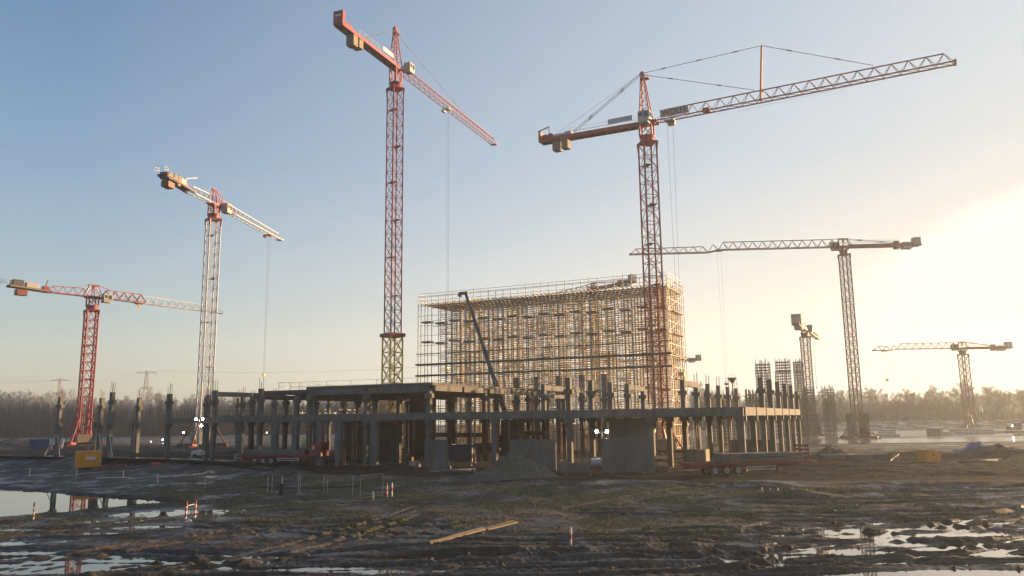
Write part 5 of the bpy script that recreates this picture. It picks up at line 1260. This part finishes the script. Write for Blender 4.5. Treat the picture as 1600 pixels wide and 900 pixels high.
# thin high cloud veil: thickens towards the sun and the horizon, broken up by soft noise
def nmath(op, a, b=None, clamp=False):
    k = N.new('ShaderNodeMath'); k.operation = op; k.use_clamp = clamp
    for i_, q in enumerate((a, b)):
        if q is None: continue
        if isinstance(q, (int, float)): k.inputs[i_].default_value = q
        else: L.new(q, k.inputs[i_])
    return k.outputs[0]
tc = N.new('ShaderNodeTexCoord'); dirv = tc.outputs['Generated']
mp = N.new('ShaderNodeMapping'); mp.inputs['Scale'].default_value = (1.2, 1.2, 6.5); L.new(dirv, mp.inputs['Vector'])
cn = N.new('ShaderNodeTexNoise'); cn.inputs['Scale'].default_value = 2.3; cn.inputs['Detail'].default_value = 8; cn.inputs['Roughness'].default_value = .6; cn.inputs['Distortion'].default_value = .6; L.new(mp.outputs['Vector'], cn.inputs['Vector'])
sp = N.new('ShaderNodeSeparateXYZ'); L.new(dirv, sp.inputs[0])
dp = N.new('ShaderNodeVectorMath'); dp.operation = 'DOT_PRODUCT'; L.new(dirv, dp.inputs[0]); dp.inputs[1].default_value = (math.sin(rad(SUN_AZ)), math.cos(rad(SUN_AZ)), math.sin(rad(SUN_EL)))
low = nmath('MULTIPLY', nmath('MAXIMUM', nmath('SUBTRACT', .522, sp.outputs['Z']), 0.0), .80)
tos = nmath('MULTIPLY', nmath('MAXIMUM', dp.outputs['Value'], 0.0), .86)
wisp = nmath('MULTIPLY', nmath('MULTIPLY', nmath('SUBTRACT', cn.outputs['Fac'], .5), .35), nmath('MULTIPLY', tos, nmath('SUBTRACT', .75, sp.outputs['Z'], True)))
vf = nmath('MINIMUM', nmath('ADD', nmath('ADD', nmath('ADD', low, tos), .025), wisp, True), .99)
K_ = 1/.352
cr = N.new('ShaderNodeValToRGB'); cr.color_ramp.elements[0].position = 0; cr.color_ramp.elements[0].color = (.945/1.5, .852/1.5, .706/1.5, 1); cr.color_ramp.elements[1].position = .30; cr.color_ramp.elements[1].color = (.575/1.5, .64/1.5, .685/1.5, 1); L.new(sp.outputs['Z'], cr.inputs['Fac'])
vc = N.new('ShaderNodeVectorMath'); vc.operation = 'SCALE'; vc.inputs['Scale'].default_value = 1.5*K_; L.new(cr.outputs['Color'], vc.inputs[0])
cm = N.new('ShaderNodeMix'); cm.data_type = 'RGBA'; L.new(vf, cm.inputs['Factor']); L.new(sky.outputs['Color'], cm.inputs['A']); L.new(vc.outputs['Vector'], cm.inputs['B'])
# low cloud bank on the right, rising towards the sun, soft ragged top
ztop = nmath('ADD', nmath('ADD', nmath('MULTIPLY', nmath('SUBTRACT', sp.outputs['X'], .42), .42), .175), nmath('MULTIPLY', nmath('SUBTRACT', cn.outputs['Fac'], .5), .10))
above = N.new('ShaderNodeMapRange'); above.interpolation_type = 'SMOOTHSTEP'; above.inputs[1].default_value = -.006; above.inputs[2].default_value = .022; L.new(nmath('SUBTRACT', ztop, sp.outputs['Z']), above.inputs[0])
fade = N.new('ShaderNodeMapRange'); fade.inputs[1].default_value = .14; fade.inputs[2].default_value = .02; L.new(nmath('SUBTRACT', ztop, sp.outputs['Z']), fade.inputs[0])
side = N.new('ShaderNodeMapRange'); side.interpolation_type = 'SMOOTHSTEP'; side.inputs[1].default_value = .33; side.inputs[2].default_value = .47; L.new(sp.outputs['X'], side.inputs[0])
cf = nmath('MULTIPLY', nmath('MULTIPLY', above.outputs[0], fade.outputs[0]), nmath('MULTIPLY', side.outputs[0], .85))
cl = N.new('ShaderNodeMix'); cl.data_type = 'RGBA'; L.new(cf, cl.inputs['Factor']); L.new(cm.outputs['Result'], cl.inputs['A']); cl.inputs['B'].default_value = (.96*K_, .95*K_, .90*K_, 1)
L.new(cl.outputs['Result'], bg.inputs['Color']); bg.inputs['Strength'].default_value = .352/2**EXPO
sl = bpy.data.lights.new('sun', 'SUN'); sl.energy = 5.0; sl.angle = rad(.5); sl.color = (1, .64, .32); so = bpy.data.objects.new('sun', sl); COL.objects.link(so)
sd_ = Vector((math.sin(rad(SUN_AZ))*math.cos(rad(SUN_EL)), math.cos(rad(SUN_AZ))*math.cos(rad(SUN_EL)), math.sin(rad(SUN_EL))))
so.rotation_euler = sd_.to_track_quat('Z', 'Y').to_euler(); so.location = (60, 60, 60)

vs = sc.view_settings; sc.display_settings.display_device = 'sRGB'; vs.view_transform = 'Standard'; vs.look = 'None'; vs.gamma = 1; vs.use_curve_mapping = False
vs.exposure = EXPO
cy = sc.cycles; cy.max_bounces = 5; cy.diffuse_bounces = 2; cy.glossy_bounces = 3; cy.transmission_bounces = 2; cy.volume_bounces = 1; cy.transparent_max_bounces = 4
cy.use_denoising = True
try: cy.denoiser = 'OPENIMAGEDENOISE'
except Exception: pass
cy.caustics_reflective = False; cy.caustics_refractive = False; cy.sample_clamp_indirect = 4
cy.filter_width = 1.5
